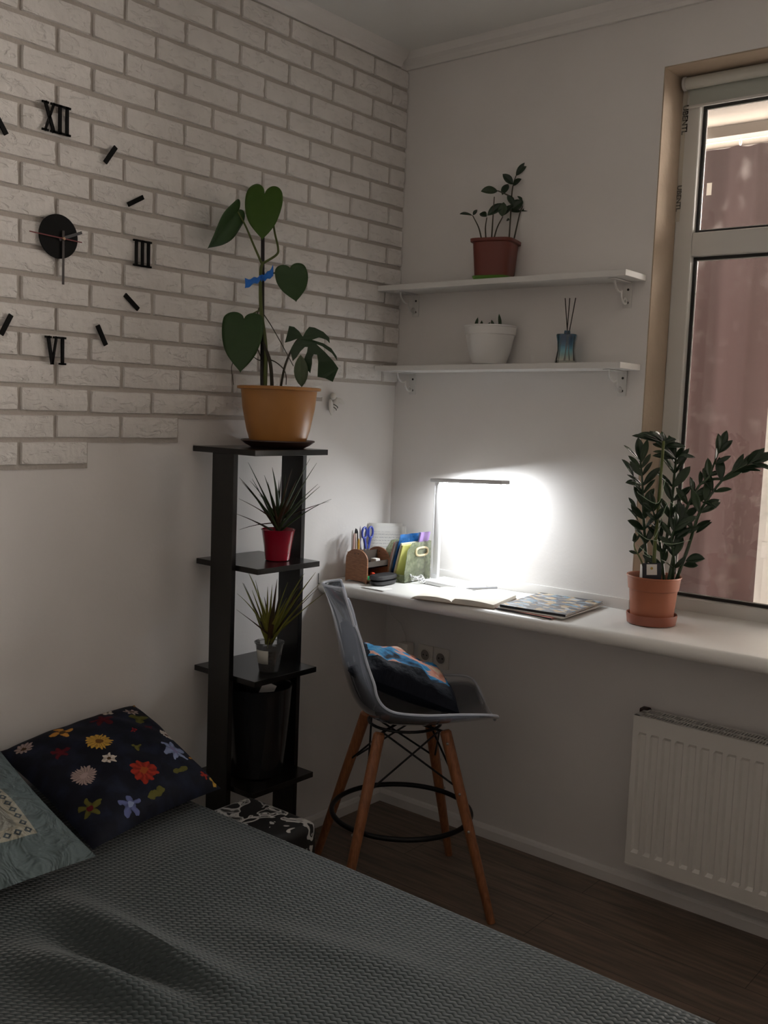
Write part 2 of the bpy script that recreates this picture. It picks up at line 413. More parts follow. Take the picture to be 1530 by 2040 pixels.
# curtain: wavy heavy cloth with gathered top
def curtain_mat():
    ma = bpy.data.materials.new('mauve_curtain'); ma.use_nodes = True; nt = ma.node_tree; nt.nodes.clear()
    out = nt.nodes.new('ShaderNodeOutputMaterial'); d = nt.nodes.new('ShaderNodeBsdfDiffuse'); t = nt.nodes.new('ShaderNodeBsdfTranslucent')
    d.inputs[0].default_value = (.080,.054,.052,1); t.inputs[0].default_value = (.006,.0034,.0032,1)
    ms = nt.nodes.new('ShaderNodeMixShader'); ms.inputs[0].default_value = .45
    nt.links.new(d.outputs[0], ms.inputs[1]); nt.links.new(t.outputs[0], ms.inputs[2]); nt.links.new(ms.outputs[0], out.inputs[0]); return ma
ct = thing('balcony_curtain', (.2, 1.22, .02), 'mauve gathered curtain hanging on the balcony outside the window', 'curtain')
def cf(u, v):
    x = -.75 + u*1.98
    y = 1.20 + .032*math.sin(x*24+.6) + .018*math.sin(x*11+2.1) + .008*math.sin(x*57)
    top = 2.790 - .012*abs(math.sin(x*11)) - .006*math.sin(x*29)
    return Vector((x + .01*math.sin(v*3), y*(1) + (1-v)*.02*math.sin(x*7), .03 + v*(top-.03)))
build('cloth', MB().grid(cf, 260, 10), curtain_mat(), ct)
wr = MB().tube([(-.8, 1.2, 2.815), (3.5, 1.2, 2.815)], .003, 6)
build('wire', wr, M_bracket, ct)
for k in range(9):
    x = -.6 + k*.21
    build('ring', MB().tube([(x, 1.2 + .012*math.cos(a), 2.805 + .014*math.sin(a)) for a in [2*PI*i/12 for i in range(12)]], .0022, 5, closed=True), M_bracket, ct)
# white balcony cupboard next to the curtain
bc = thing('balcony_cupboard', (1.6, .75, -.06), 'tall white cupboard standing on the balcony beside the curtain', 'cupboard')
build('body', MB().box(1.265, 1.80, .62, .98, -.06, 2.2), M_pvc, bc, bevel=.003)
build('door', MB().box(1.297, 1.56, .600, .618, .0, .93), M_pvc, bc, bevel=.003)
build('door', MB().box(1.297, 1.56, .600, .618, .945, 2.18), M_pvc, bc, bevel=.003)
build('hinge', MB().box(1.287, 1.334, .596, .606, 1.12, 1.18), M_bracket, bc, bevel=.002)

# ------------------------------------------------------------------ window sill used as a desk
def yf(x): return -.417 + .036*x
sm = MB(); zt, zbm = .965, .918; rr = (zt - zbm)/2
xs = [0.002 + (RX-.004)*i/24 for i in range(25)]
vs = []; fs = []
nose = [(0, zt)] + [(-1, PI/2 - k*PI/10) for k in range(11)] + [(0, zbm)]
for x in xs:
    for (k, z) in nose:
        if k == 0: vs.append(Vector((x, -.001, z)))
        else:
            a = z; yc = yf(x) + rr; vs.append(Vector((x, yc - rr*math.cos(a), (zt+zbm)/2 + rr*math.sin(a))))
nn = len(nose)
for i in range(24):
    for k in range(nn): fs.append((i*nn+k, i*nn+(k+1) % nn, (i+1)*nn+(k+1) % nn, (i+1)*nn+k))
fs += [list(range(nn)), [24*nn+k for k in range(nn)][::-1]]
sm.add(vs, fs); 
sill = thing('windowsill_desk', (1.6, -.2, zbm), 'long white windowsill with rounded front edge used as a desk', 'windowsill')
build('worktop', sm, M_sill, sill)
build('inner_ledge', MB().box(JX+.005, WX1-.005, -.001, .15, .932, .965), M_sill, sill, smooth=False)

# ------------------------------------------------------------------ wall shelves with scroll brackets
def shelf(z_l, z_r, label, grp):
    mb = MB(); x0, x1 = .018, 1.047; th = .020
    for_y = (-.152, -.002)
    vs = [Vector((x, y, z)) for x, z in ((x0, z_l), (x1, z_r)) for y in for_y for z in (z-th, z)]
    mb.add(vs, [(0,1,3,2),(4,6,7,5),(0,4,5,1),(2,3,7,6),(0,2,6,4),(1,5,7,3)])
    return build('wall_shelf', mb, M_shelfw, label=label, cat='shelf', bevel=.0015, smooth=False)
shelf(2.083, 2.087, 'upper white wall shelf holding the small dark-leaved plant', 'shelves')
shelf(1.779, 1.794, 'lower white wall shelf holding the white bowl pot and diffuser', 'shelves')
def bracket(x, ztop, label):
    t = thing('shelf_bracket', (x, -.002, ztop-.085), label, 'shelf bracket', 'scroll brackets under the wall shelves')
    build('wall_plate', MB().box(x-.016, x+.016, -.005, -.001, ztop-.085, ztop-.0005), M_bracket, t, bevel=.0015)
    build('shelf_plate', MB().box(x-.012, x+.012, -.125, -.005, ztop-.004, ztop-.0005), M_bracket, t, bevel=.001)
    sc = []
    for i in range(26):   # S-shaped scroll
        k = i/25; a = 1.5*PI*2*k
        sc.append((x, -.012 - .085*k**1.2 + .010*math.sin(a*1.3), ztop - .078 + .066*k + .010*math.cos(a*1.3)))
    build('scroll', MB().tube(sc, .0035, 8), M_bracket, t)
    cur = [(x, -.022 + .014*math.cos(a)*(1-a/9), ztop - .066 + .014*math.sin(a)*(1-a/9)) for a in [j*.45 for j in range(16)]]
    build('scroll', MB().tube(cur, .003, 8), M_bracket, t)
    for dz in (-.025, -.068):
        build('screw_hole', MB().lathe([(.0042,0),(.0042,.0012)], (x+.002, -.005, ztop+dz), 12, Matrix.Rotation(PI/2, 3, 'X')), M_black, t)  # black discs stand in for the dark of the screw holes
bracket(.090, 2.063, 'white metal bracket under the brick end of the upper shelf')
bracket(.985, 2.066, 'white scroll bracket under the window end of the upper shelf')
bracket(.090, 1.760, 'white metal bracket under the brick end of the lower shelf')
bracket(.985, 1.773, 'white scroll bracket under the window end of the lower shelf')

# ------------------------------------------------------------------ radiator
rx0, rx1, ry0, ry1, rz0, rz1 = 1.163, 2.20, -.135, -.035, .145, .652
ra = thing('radiator', (1.68, -.085, rz0), 'white ribbed panel radiator with slotted top under the window', 'radiator')
NR = 24; pitch = (rx1 - rx0 - .03)/NR
cols = [(rx0+.002, 0), (rx0+.010, 0)]
for i in range(NR):
    x_ = rx0 + .015 + i*pitch; cols += [(x_+.10*pitch, 0), (x_+.24*pitch, 1), (x_+.66*pitch, 1), (x_+.80*pitch, 0)]
cols += [(rx1-.010, 0), (rx1-.002, 0)]
rows = [(rz0+.004, 0), (rz0+.046, 0), (rz0+.056, 1), (rz1-.062, 1), (rz1-.052, 0), (rz1-.004, 0)]
fp = MB(); nc = len(cols)
fp.add([Vector((x_, ry0 + .009*g_*e_, z_)) for z_, e_ in rows for x_, g_ in cols], [(j*nc+i, j*nc+i+1, (j+1)*nc+i+1, (j+1)*nc+i) for j in range(len(rows)-1) for i in range(nc-1)])
build('front_panel', fp, M_rad, ra, smooth=False)
build('side_cover', MB().box(rx0, rx0+.003, ry0, ry1, rz0, rz1), M_rad, ra, bevel=.001)
build('side_cover', MB().box(rx1-.003, rx1, ry0, ry1, rz0, rz1), M_rad, ra, bevel=.001)
gr = MB(); gr.box(rx0, rx1, ry0-.001, ry0+.012, rz1-.010, rz1); gr.box(rx0, rx1, ry1-.008, ry1, rz1-.010, rz1); gr.box(rx0, rx0+.02, ry0, ry1, rz1-.010, rz1)
gr.box(rx0, rx1, (ry0+ry1)/2-.004, (ry0+ry1)/2+.004, rz1-.006, rz1)
k = rx0 + .02
while k < rx1: gr.box(k+.006, k+.010, ry0, ry1, rz1-.005, rz1-.0005); k += .010
build('top_grille', gr, M_rad, ra, smooth=False)
build('dark_recess', MB().box(rx0+.004, rx1-.004, ry0+.016, ry1, rz0+.004, rz1-.02), M_darkin, ra, smooth=False)  # near-black box, shade behind the grille slots put into its colour
build('lower_lip', MB().box(rx0, rx1, ry0-.001, ry0+.010, rz0, rz0+.006), M_rad, ra, smooth=False)
build('valve_cap', MB().box(rx0-.016, rx0+.012, -.06, -.025, rz1-.022, rz1+.004), mat('dark_red_brown_cap', (.04,.016,.012), .5), ra, bevel=.004)
build('plug', MB().lathe([(.004,0),(.012,.002),(.012,.010),(.004,.014)], (rx0-.014, -.085, rz1-.045), 16, MX), M_rad, ra)

# ------------------------------------------------------------------ double wall socket and charger
ws = thing('double_socket', (.25, -.006, .60), 'white double wall socket below the desk beside the chair cushion', 'socket')
M_sock = mat('white_socket_plastic', (.80,.76,.70), .4)
for i, cx in enumerate((.213, .289)):
    build('frame', MB().box(cx-.037, cx+.037, -.009, -.001, .612, .692), M_sock, ws, bevel=.003)
    ring_ = [(cx + .0235*math.cos(a), -.0105, .652 + .0235*math.sin(a)) for a in [2*PI*i/32 for i in range(32)]]
    build('collar', MB().tube(ring_, .003, 8, closed=True), M_sock, ws)
    build('insert', MB().lathe([(.0005,0),(.0215,0),(.0215,.0012),(.0005,.0012)], (cx, -.0090, .652), 28, Matrix.Rotation(PI/2, 3, 'X')), mat('socket_recess_shade', (.26,.24,.22), .5), ws)  # flat grey disc, shade of the socket recess put into its colour
    ho = MB()
    for dx in (-.0085, .0085): ho.lathe([(.0032,0),(.0032,.0006)], (cx+dx, -.0103, .652), 10, Matrix.Rotation(PI/2, 3, 'X'))
    build('holes', ho, M_black, ws)
chg = thing('charger_plug', (.125, -.005, .62), 'white charger block plugged in left of the double socket', 'charger')
build('body', MB().box(.100, .152, -.048, -.001, .622, .690), M_sock, chg, bevel=.006)
cab = [(.128, -.03, .690), (.13, -.034, .72), (.115, -.05, .77), (.075, -.06, .80), (.05, -.045, .83), (.06, -.03, .88), (.085, -.02, .916)]
build('cable', MB().tube(cab, .0022, 6), M_pvc, chg)

# ------------------------------------------------------------------ plant stand
SX0, SX1, SY0, SY1 = .015, .305, -1.035, -.720
st = thing('plant_stand', (.16, -.875, 0), 'tall black wooden plant stand with square shelves beside the bed', 'plant stand')
SHZ = [1.475, 1.108, .752, .390, .040]
for z in SHZ:
    build('shelf', MB().box(SX0, SX1, SY0+(.018 if z < 1.4 else -.005), SY1-(.018 if z < 1.4 else -.005), z-.018, z), M_wenge, st, bevel=.001, smooth=False)
build('post', MB().box(.105, .205, SY0, SY0+.018, 0, 1.457), M_wenge, st, bevel=.001, smooth=False)
build('post', MB().box(.115, .215, SY1-.018, SY1, 0, 1.457), M_wenge, st, bevel=.001, smooth=False)

# ------------------------------------------------------------------ leaves
def frame_from(base, tip, facing):
    ax = (tip - base); L_ = ax.length; ax.normalize()
    n = (facing - ax*facing.dot(ax)); n.normalize(); s = ax.cross(n); return ax, s, n, L_
HEART = [(1,0),(.965,.022),(.91,.09),(.81,.21),(.67,.345),(.50,.44),(.31,.495),(.12,.50),(-.04,.465),(-.14,.39),(-.19,.29),(-.195,.18),(-.15,.08),(-.08,.02),(0,0)]
def heart_leaf(base, tip, width, facing, cup=.10, droop=.12, lobe=.25, nv=5, skew=1.0):
    """heart-shaped blade: attached at the notch, lobes reach behind it"""
    base, tip = Vector(base), Vector(tip); ax, s, n, L_ = frame_from(base, tip, Vector(facing)); mb = MB()
    hs = [Vector((x, y, 0)) for x, y in HEART]; hs = spline(hs, 3)
    for side in (-1, 1):
        vs = []
        for h in hs:
            x = h.x if h.x > 0 else h.x*lobe/.25*(skew if side > 0 else 1)
            mx_ = max(0, h.x)*.97
            for j in range(nv+1):
                k = j/nv; t = mx_ + (x-mx_)*k; y = h.y*width*k
                z = cup*y*(1-k*.5) - droop*L_*max(0, t)**2 + .10*L_*min(0, t) + .003*math.sin(8*t + 2*side)*k
                vs.append(base + ax*(t*L_) + s*(side*y) + n*z)
        fs = [(i*(nv+1)+j, i*(nv+1)+j+1, (i+1)*(nv+1)+j+1, (i+1)*(nv+1)+j) for i in range(len(hs)-1) for j in range(nv)]
        mb.add(vs, fs)
    return mb
def oval_leaf(base, tip, width, facing, fold=.35, curl=.10, ns=8, peak=.5):
    base, tip = Vector(base), Vector(tip); ax, s, n, L_ = frame_from(base, tip, Vector(facing)); mb = MB(); vs = []
    for i in range(ns+1):
        t = i/ns; wd = width*.5*(math.sin(PI*t**(math.log(.5)/math.log(peak)))**.75 if 0 < t < 1 else .02)
        for y in (-1, -.5, 0, .5, 1):
            vs.append(base + ax*(t*L_) + s*(y*wd) + n*(fold*abs(y)*wd - curl*L_*t*t + curl*L_*t*.6))
    fs = [(i*5+j, i*5+j+1, (i+1)*5+j+1, (i+1)*5+j) for i in range(ns) for j in range(4)]
    mb.add(vs, fs); return mb
def blade(base, tip, width, arch, ns=9, kink=None):
    base, tip = Vector(base), Vector(tip); ax = tip - base; L_ = ax.length
    side = ax.cross(Vector((0,0,1))); 
    if side.length < 1e-4: side = Vector((1,0,0))
    side.normalize(); side = (side*.75 + RIGHT*.5*(1 if side.dot(RIGHT) > 0 else -1)).normalized()
    mb = MB(); vs = []
    for i in range(ns+1):
        t = i/ns; c = base + ax*t + Vector((0,0,1))*(arch*L_*4*t*(1-t))
        wd = width*.5*((.55 + .45*math.sin(PI*min(1, t*1.6+.1))) * (1-t**2.2) + .03)
        dn = Vector((0,0,-1))*wd*.45
        vs += [c - side*wd, c + dn, c + side*wd]
    fs = [(i*3+j, i*3+j+1, (i+1)*3+j+1, (i+1)*3+j) for i in range(ns) for j in range(2)]
    mb.add(vs, fs); return mb
def spline(pts, n=16):
    pts = [Vector(p) for p in pts]; out = []; N = len(pts)
    P_ = [pts[0]*2 - pts[1]] + pts + [pts[-1]*2 - pts[-2]]
    for i in range(N-1):
        a, b, c, d = P_[i], P_[i+1], P_[i+2], P_[i+3]
        for k in range(n):
            t = k/n
            out.append(.5*((2*b) + (c-a)*t + (2*a-5*b+4*c-d)*t*t + (3*b-a-3*c+d)*t**3))
    out.append(pts[-1]); return out
def pot_prof(r0, r1, h, th=.004, rim=.006, rimh=.012, soil=.85):
    return [(r0*.2, 0), (r0, 0), (r0 + (r1-r0)*.5, h*.5), (r1, h-rimh), (r1+rim, h-rimh), (r1+rim, h), (r1-th+.002, h), (r1-th-.002, h*.9), (r0-th, th), (.0005, th)]
M_soil = mat('dark_soil', (.03,.02,.014), .95, bump=(120,1,.02))
TOCAM = -FWD

# ------------------------------------------------------------------ climbing plant on the stand (heart leaves and one split leaf)
pc = Vector((.172, -.815, 1.475)); D1 = depth_of(pc + Vector((0,0,.2)))
def z4(x, y, d=0.0): return at(380 + x*.2843, 340 + y*.2843, D1 + d)
sc_ = thing('plant_saucer', pc, 'dark brown round saucer under the mustard plant pot', 'saucer')
build('dish', MB().lathe([(.0005,0),(.085,0),(.105,.010),(.118,.020),(.122,.022),(.120,.026),(.110,.024),(.098,.012),(.0005,.008)], pc, 40), mat('dark_brown_plastic', (.055,.028,.020), .35), sc_)
bp_ = pc + Vector((0,0,.009))
pl = thing('climbing_houseplant', bp_, 'tall climbing plant with big heart leaves in a mustard pot on the stand', 'potted plant')
M_must = mat('mustard_plastic', (.42,.185,.045), .38, var=(5,.06))
build('pot', MB().lathe([(.02,0),(.080,0),(.090,.005),(.104,.05),(.118,.12),(.124,.178),(.136,.180),(.137,.188),(.129,.190),(.121,.180),(.112,.10),(.090,.02),(.0005,.02)], bp_, 48), M_must, pl)
build('soil', MB().lathe([(.0005,.160),(.06,.163),(.117,.160)], bp_, 32), M_soil, pl)
stake_x = 502
sb = z4(stake_x-3, 1600); stt = z4(505, 440)
build('stake', MB().tube([Vector((sb.x, sb.y, bp_.z+.15)), stt], .0062, 10), mat('black_stake', (.012,.010,.010), .5), pl)
M_lfA = leafy('heart_leaf_backlit', (.075,.165,.018), (.095,.20,.026), .34, .42, 40)  # backlight on the top leaf put into this lighter green
M_lfB = leafy('heart_leaf_dark', (.030,.080,.020), (.044,.105,.026), .34, .32, 40)
M_lfC = leafy('split_leaf_dark', (.026,.060,.026), (.038,.078,.032), .36, .25, 40)
M_stem = mat('green_stem', (.085,.11,.02), .45); M_stemd = mat('brown_stem', (.035,.028,.012), .5)
def stem(name, pts, r0, r1, ma, par):
    sp = spline(pts, 8); n = len(sp)
    return build(name, MB().tube(sp, [r0 + (r1-r0)*i/(n-1) for i in range(n)], 7), ma, par)
stem('vine', [Vector((z4(520,1500).x, z4(520,1500).y, bp_.z+.15)), z4(525,1250,-.01), z4(495,1000,-.012), z4(488,850,-.012), z4(492,700,-.01), z4(505,640,-.005)], .007, .005, M_stem, pl)
stem('petiole', [z4(505,650,-.005), z4(600,590), z4(612,540), z4(590,440,.02), z4(565,300,.03), z4(515,170,.02)], .0042, .0028, M_stem, pl)
stem('petiole', [z4(497,650,-.005), z4(440,520,-.02), z4(385,390,-.06), z4(330,288,-.10)], .004, .0026, M_stem, pl)
stem('petiole', [z4(500,760,-.01), z4(560,725,-.03), z4(630,708,-.04), z4(690,700,-.04)], .003, .0022, M_stem, pl)
stem('petiole', [z4(478,980,-.01), z4(440,1000,-.04), z4(375,1038,-.06)], .003, .0022, M_stem, pl)
stem('petiole', [Vector((z4(620,1500).x, z4(620,1500).y, bp_.z+.15)), z4(655,1390), z4(700,1270), z4(745,1190), z4(788,1165)], .0042, .003, M_stemd, pl)
stem('stalk', [Vector((z4(575,1500).x, z4(575,1500).y, bp_.z+.15)), z4(560,1370,-.01), z4(525,1250,-.012), z4(512,1200,-.012)], .006, .006, M_stemd, pl)
stem('aerial_root', [z4(500,990), z4(560,1080,-.02), z4(640,1220,-.03), z4(720,1370,-.03)], .0018, .0012, M_stemd, pl)
stem('aerial_root', [z4(545,1320), z4(600,1345,-.02), z4(650,1390,-.02), z4(668,1440,-.01), z4(668,1500,0)], .0018, .0014, M_stemd, pl)
stem('aerial_root', [z4(480,960,-.01), z4(450,1060,-.01), z4(455,1200,-.01), z4(500,1330)], .0022, .0018, M_stemd, pl)
stem('aerial_root', [z4(300,1330,-.02), z4(286,1380,-.02), z4(292,1450,-.02), z4(300,1500,-.02)], .0012, .001, M_stemd, pl)
stem('aerial_root', [z4(500,1330), z4(470,1325,-.02), z4(440,1305,-.03)], .002, .0012, M_stemd, pl)
build('leaf', heart_leaf(z4(517,165,.0), z4(492,465,-.04), .124, TOCAM + UP*.1 - RIGHT*.1, lobe=.24, skew=1.35), M_lfA, pl, solid=.0008, weld=True)
build('leaf', heart_leaf(z4(325,290,-.10), z4(128,550,-.16), .100, TOCAM*.5 + (RIGHT*.8 - UP*.6)*.95, lobe=.2, droop=.03, cup=.3), M_lfB, pl, solid=.0008, weld=True)
build('leaf', heart_leaf(z4(697,690,-.045), z4(742,912,-.05), .105, TOCAM + RIGHT*.2, lobe=.20), M_lfB, pl, solid=.0008, weld=True)
build('leaf', heart_leaf(z4(372,1040,-.06), z4(335,1405,-.08), .136, TOCAM - RIGHT*.12, lobe=.16), M_lfB, pl, solid=.0008, weld=True)
out = [(785,1165),(760,1125),(725,1095),(690,1088),(680,1130),(660,1205),(700,1195),(745,1178),(765,1172),(755,1182),(720,1215),(697,1260),(715,1335),(740,1310),(770,1265),(800,1235),(820,1235),(815,1270),(790,1330),(795,1370),(838,1420),(850,1350),(850,1310),(862,1287),(885,1290),(893,1340),(888,1445),(940,1455),(995,1480),(1035,1385),(1000,1335),(940,1270),(880,1215),(920,1230),(990,1280),(1026,1332),(1022,1300),(985,1245),(930,1210),(850,1185),(900,1168),(950,1185),(975,1210),(970,1170),(930,1130),(870,1100),(830,1094),(805,1125)]
def mk_outline_leaf(poly, d0, curve):
    bm_ = bmesh.new(); c = (850, 1250); vv = []
    for (x, y) in poly:
        r2 = ((x-c[0])**2 + (y-c[1])**2)/200**2
        vv.append(bm_.verts.new(z4(x, y, d0 - curve*r2)))
    from mathutils.geometry import tessellate_polygon
    tris = tessellate_polygon([[Vector((x, y, 0)) for x, y in poly]])
    mb = MB(); mb.add([v.co.copy() for v in vv], [tuple(t) for t in tris]); bm_.free(); return mb
build('leaf', mk_outline_leaf(out, -.03, -.02), M_lfC, pl, label='deeply split dark green leaf', solid=.0009, smooth=False)
build('leaf', oval_leaf(z4(770,1290,-.06), z4(778,1515,-.03), .046, TOCAM, curl=-.05), leafy('pale_leaf', (.10,.15,.08), (.16,.2,.12), .4, .3), pl, solid=.0008)
M_rib = mat('blue_ribbon', (.02,.20,.75), .45)
rb_ = MB()
def ribf(pts, wds):
    sp = spline(pts, 5)
    def f(u, v):
        i = u*(len(sp)-1); k = min(int(i), len(sp)-2); p = sp[k].lerp(sp[k+1], i-k)
        wd = wds[0] + (wds[1]-wds[0])*u
        return p + UP*(v-.5)*wd + FWD*(.006*math.sin(6*u+4*v)) + UP*.003*math.sin(14*u)
    return f
rb_.grid(ribf([z4(500,750,-.02), z4(450,770,-.03), z4(380,795,-.035)], (.010,.032)), 12, 4)
rb_.grid(ribf([z4(490,755,-.02), z4(530,740,-.035), z4(578,705,-.04)], (.011,.036)), 12, 4)
rb_.grid(ribf([z4(480,760,-.015), z4(505,752,-.022), z4(520,730,-.012)], (.014,.014)), 6, 3)
build('ribbon', rb_, M_rib, pl, solid=.0008)

# ------------------------------------------------------------------ two narrow-leaved plants on the stand
def z7(x, y, d): return at(360 + x*.2222, 860 + y*.2222, d)
M_drA = leafy('spiky_leaf_green', (.020,.040,.014), (.055,.085,.025), .4, .2, 30)
M_drB = leafy('spiky_leaf_olive', (.16,.17,.025), (.30,.28,.05), .4, .3, 30)
M_drR = leafy('spiky_leaf_red_edge', (.10,.03,.02), (.05,.055,.02), .4, .3, 30)
def spiky(name, base, label, tips, seed, mats, pot_fn, crown_h, wd):
    t = thing(name, base, label, 'potted plant'); pot_fn(t, base); r = random.Random(seed)
    cr = base + Vector((0,0,crown_h)); d0 = depth_of(cr)
    build('stem', MB().tube([base + Vector((0,0,.03)), cr + Vector((0,0,.03))], [.008, .010], 8), M_stemd, t)
    for (x, y) in tips:
        tip = z7(x, y, d0 + r.uniform(-.10, .07))
        if tip.x < .03: tip.x = .03
        b0 = cr + Vector((r.uniform(-.008,.008), r.uniform(-.008,.008), r.uniform(-.01, .035)))
        build('leaf', blade(b0, tip, wd*r.uniform(.8,1.25), r.uniform(.01,.07)), mats[r.randrange(len(mats))], t, solid=.0006)
def red_pot(t, b):
    build('pot', MB().lathe([(.01,0),(.036,0),(.040,.003),(.046,.05),(.054,.098),(.057,.102),(.054,.103),(.049,.095),(.038,.02),(.0005,.02)], b, 40), mat('glossy_crimson_plastic', (.36,.008,.030), .22, coat=.4), t)
    build('soil', MB().lathe([(.0005,.080),(.048,.078)], b, 24), M_soil, t)
spiky('spiky_plant', Vector((.205,-.835,1.108)), 'spiky dark green dracaena in a glossy crimson pot on the stand',
      [(605,275),(525,410),(640,420),(550,450),(520,600),(480,730),(525,880),(820,320),(880,430),(1000,330),(1100,360),(1160,240),(1220,280),(1090,480),(1230,470),(1250,490),(1350,605),(1330,625),(750,390),(620,440),(1020,640),(955,510),(700,560),(900,400),(850,520),(780,450),(1040,430),(940,380)], 3, [M_drA, M_drA, M_drA, M_drR], red_pot, .098, .014)
M_cup = clear('clear_cup_plastic', (.86,.87,.87), .10, .06, .10, (.7,.7,.7))
def cup_pot(t, b):
    build('cup', MB().lathe([(.030,0),(.032,.002),(.046,.092),(.049,.093),(.050,.097),(.047,.098),(.045,.094),(.031,.004),(.0005,.004)], b, 40), M_cup, t)
    build('soil', MB().lathe([(.0005,.006),(.030,.006),(.041,.072),(.0005,.074)], b, 32), M_soil, t)
    lm = MB(); 
    for i in range(9):
        pass
    def lf(u, v):
        a = -2.0 + u*1.15; z = .030 + v*.045; r_ = .0325 + (.0135)*z/.092 + .001; return b + Vector((r_*math.cos(a), r_*math.sin(a), z))
    build('label', MB().grid(lf, 10, 2), mat('paper_label', (.55,.55,.50), .7), t, solid=.0004)
spiky('spiky_plant', Vector((.235,-.890,.752)), 'spiky olive dracaena in a clear plastic cup on the stand',
      [(605,1260),(555,1355),(565,1360),(670,1330),(505,1450),(500,1595),(780,1390),(820,1370),(865,1320),(960,1350),(1110,1270),(1210,1260),(1250,1360),(1240,1400),(1310,1430),(1090,1340),(750,1480),(950,1490),(1070,1490),(1050,1400),(640,1420),(900,1400),(700,1470),(850,1450)], 5, [M_drB, M_drB, M_drB, M_drR], cup_pot, .085, .016)
# tall black planter with a white card inside
bpn = Vector((.165, -.868, .390))
tp = thing('black_planter', bpn, 'tall black plastic planter on the lowest visible shelf of the stand', 'planter')
build('body', MB().lathe([(.01,0),(.082,0),(.088,.004),(.098,.10),(.108,.22),(.112,.288),(.114,.300),(.110,.302),(.106,.294),(.094,.11),(.080,.02),(.0005,.02)], bpn, 48), M_blackp, tp)
Mc = Matrix.Translation(bpn + Vector((.035,-.02,.245))) @ Matrix.Rotation(.68, 4, 'Z') @ Matrix.Rotation(.42, 4, 'Y')
build('plant_card', MB().box(-.022,.022,-.001,.001,-.06,.075, Mc), mat('grey_white_card', (.75,.74,.72), .5), label='pale care card leaning in the black planter', cat='card', smooth=False)

# ------------------------------------------------------------------ small plant on upper shelf
ps = Vector((.500, -.079, 2.0855)); D2 = depth_of(ps)
def z5(x, y, d=0.0): return at(720 + x*.3922, 300 + y*.3922, D2 + d)
zs = thing('small_shelf_plant', ps, 'small dark-leaved plant in a brick-red square pot on the upper shelf', 'potted plant')
Mq = Matrix.Rotation(.25, 3, 'Z')
build('saucer', MB().lathe([(.0005,0),(.064,0),(.070,.010),(.068,.012),(.062,.005),(.0005,.004)], ps, 44, Mq, sq=5), mat('green_saucer_plastic', (.10,.24,.03), .4), zs)
build('pot', MB().lathe([(.01,.005),(.058,.005),(.062,.009),(.071,.127),(.079,.130),(.080,.140),(.074,.141),(.067,.132),(.058,.02),(.0005,.02)], ps, 44, Mq, sq=5), mat('brick_red_plastic', (.15,.030,.018), .4), zs)
build('soil', MB().lathe([(.0005,.124),(.063,.122)], ps, 32, Mq, sq=5), M_soil, zs)
M_zz = leafy('zz_leaf_dark', (.016,.034,.018), (.028,.052,.026), .22, .15, 30)
M_zzl = leafy('zz_leaf_light', (.030,.056,.028), (.055,.092,.045), .2, .2, 30)
for pts in ([(610,450),(595,390),(565,330)], [(632,450),(630,390),(637,340)], [(661,450),(668,340),(675,235)], [(672,450),(690,390),(718,335)], [(750,450),(757,340),(765,210),(775,160),(785,128)], [(775,450),(795,360),(806,315),(825,270)], [(765,240),(740,225),(700,207),(690,205)]):
    stem('stem', [z5(x, y, .0) for x, y in pts], .0030, .0018, M_stemd, zs)
for (b, t_, wd, k) in (((565,330),(500,320),.022,0), ((567,328),(588,300),.014,0), ((637,335),(600,320),.030,0), ((640,330),(725,268),.034,0), ((715,335),(722,262),.034,1), ((718,330),(770,275),.028,0),
        ((785,128),(843,58),.026,0), ((770,172),(718,118),.028,0), ((770,178),(812,143),.024,0), ((692,205),(608,205),.034,1), ((715,225),(745,168),.026,0), ((742,225),(775,280),.024,0), ((765,300),(820,255),.040,0), ((760,310),(800,290),.04,0), ((825,272),(895,248),.022,1), ((812,308),(902,280),.022,0), ((825,268),(793,230),.018,0), ((752,352),(737,352),.012,0)):
    dd = rnd.uniform(-.03,.02)
    build('leaf', oval_leaf(z5(*b), z5(*t_, dd), wd, TOCAM + UP*rnd.uniform(.2,.8) + RIGHT*rnd.uniform(-.4,.4)), (M_zz, M_zzl)[k], zs, solid=.0008)

# ------------------------------------------------------------------ white bowl pot and reed diffuser on lower shelf
pw = Vector((.494, -.078, 1.7864))
wp = thing('white_bowl_pot', pw, 'white round plastic bowl pot with tiny sprouts on the lower shelf', 'potted plant')
build('pot', MB().lathe([(.01,0),(.054,0),(.061,.004),(.077,.050),(.088,.106),(.092,.108),(.093,.133),(.095,.135),(.094,.140),(.089,.139),(.086,.11),(.062,.01),(.0005,.01)], pw, 48), mat('white_pot_plastic', (.74,.73,.71), .3, coat=.2), wp)
build('soil', MB().lathe([(.0005,.124),(.086,.122)], pw, 32), M_soil, wp)
for (dx, dy, h) in ((-.055,-.02,.028),(-.040,.0,.022),(-.03,-.03,.018),(.0,-.03,.016),(.01,.01,.014),(.035,-.03,.02),(.05,-.01,.034),(.045,-.02,.020)):
    b0 = pw + Vector((dx, dy, .124)); h *= 1.7
    build('sprout', oval_leaf(b0, b0 + Vector((rnd.uniform(-.015,.015), rnd.uniform(-.01,.01), h)), .012, TOCAM, ns=5), M_zzl, wp, solid=.001)
pd = Vector((.806, -.075, 1.7915))
rd_ = thing('reed_diffuser', pd, 'blue glass reed diffuser with three dark sticks on the lower shelf', 'reed diffuser')
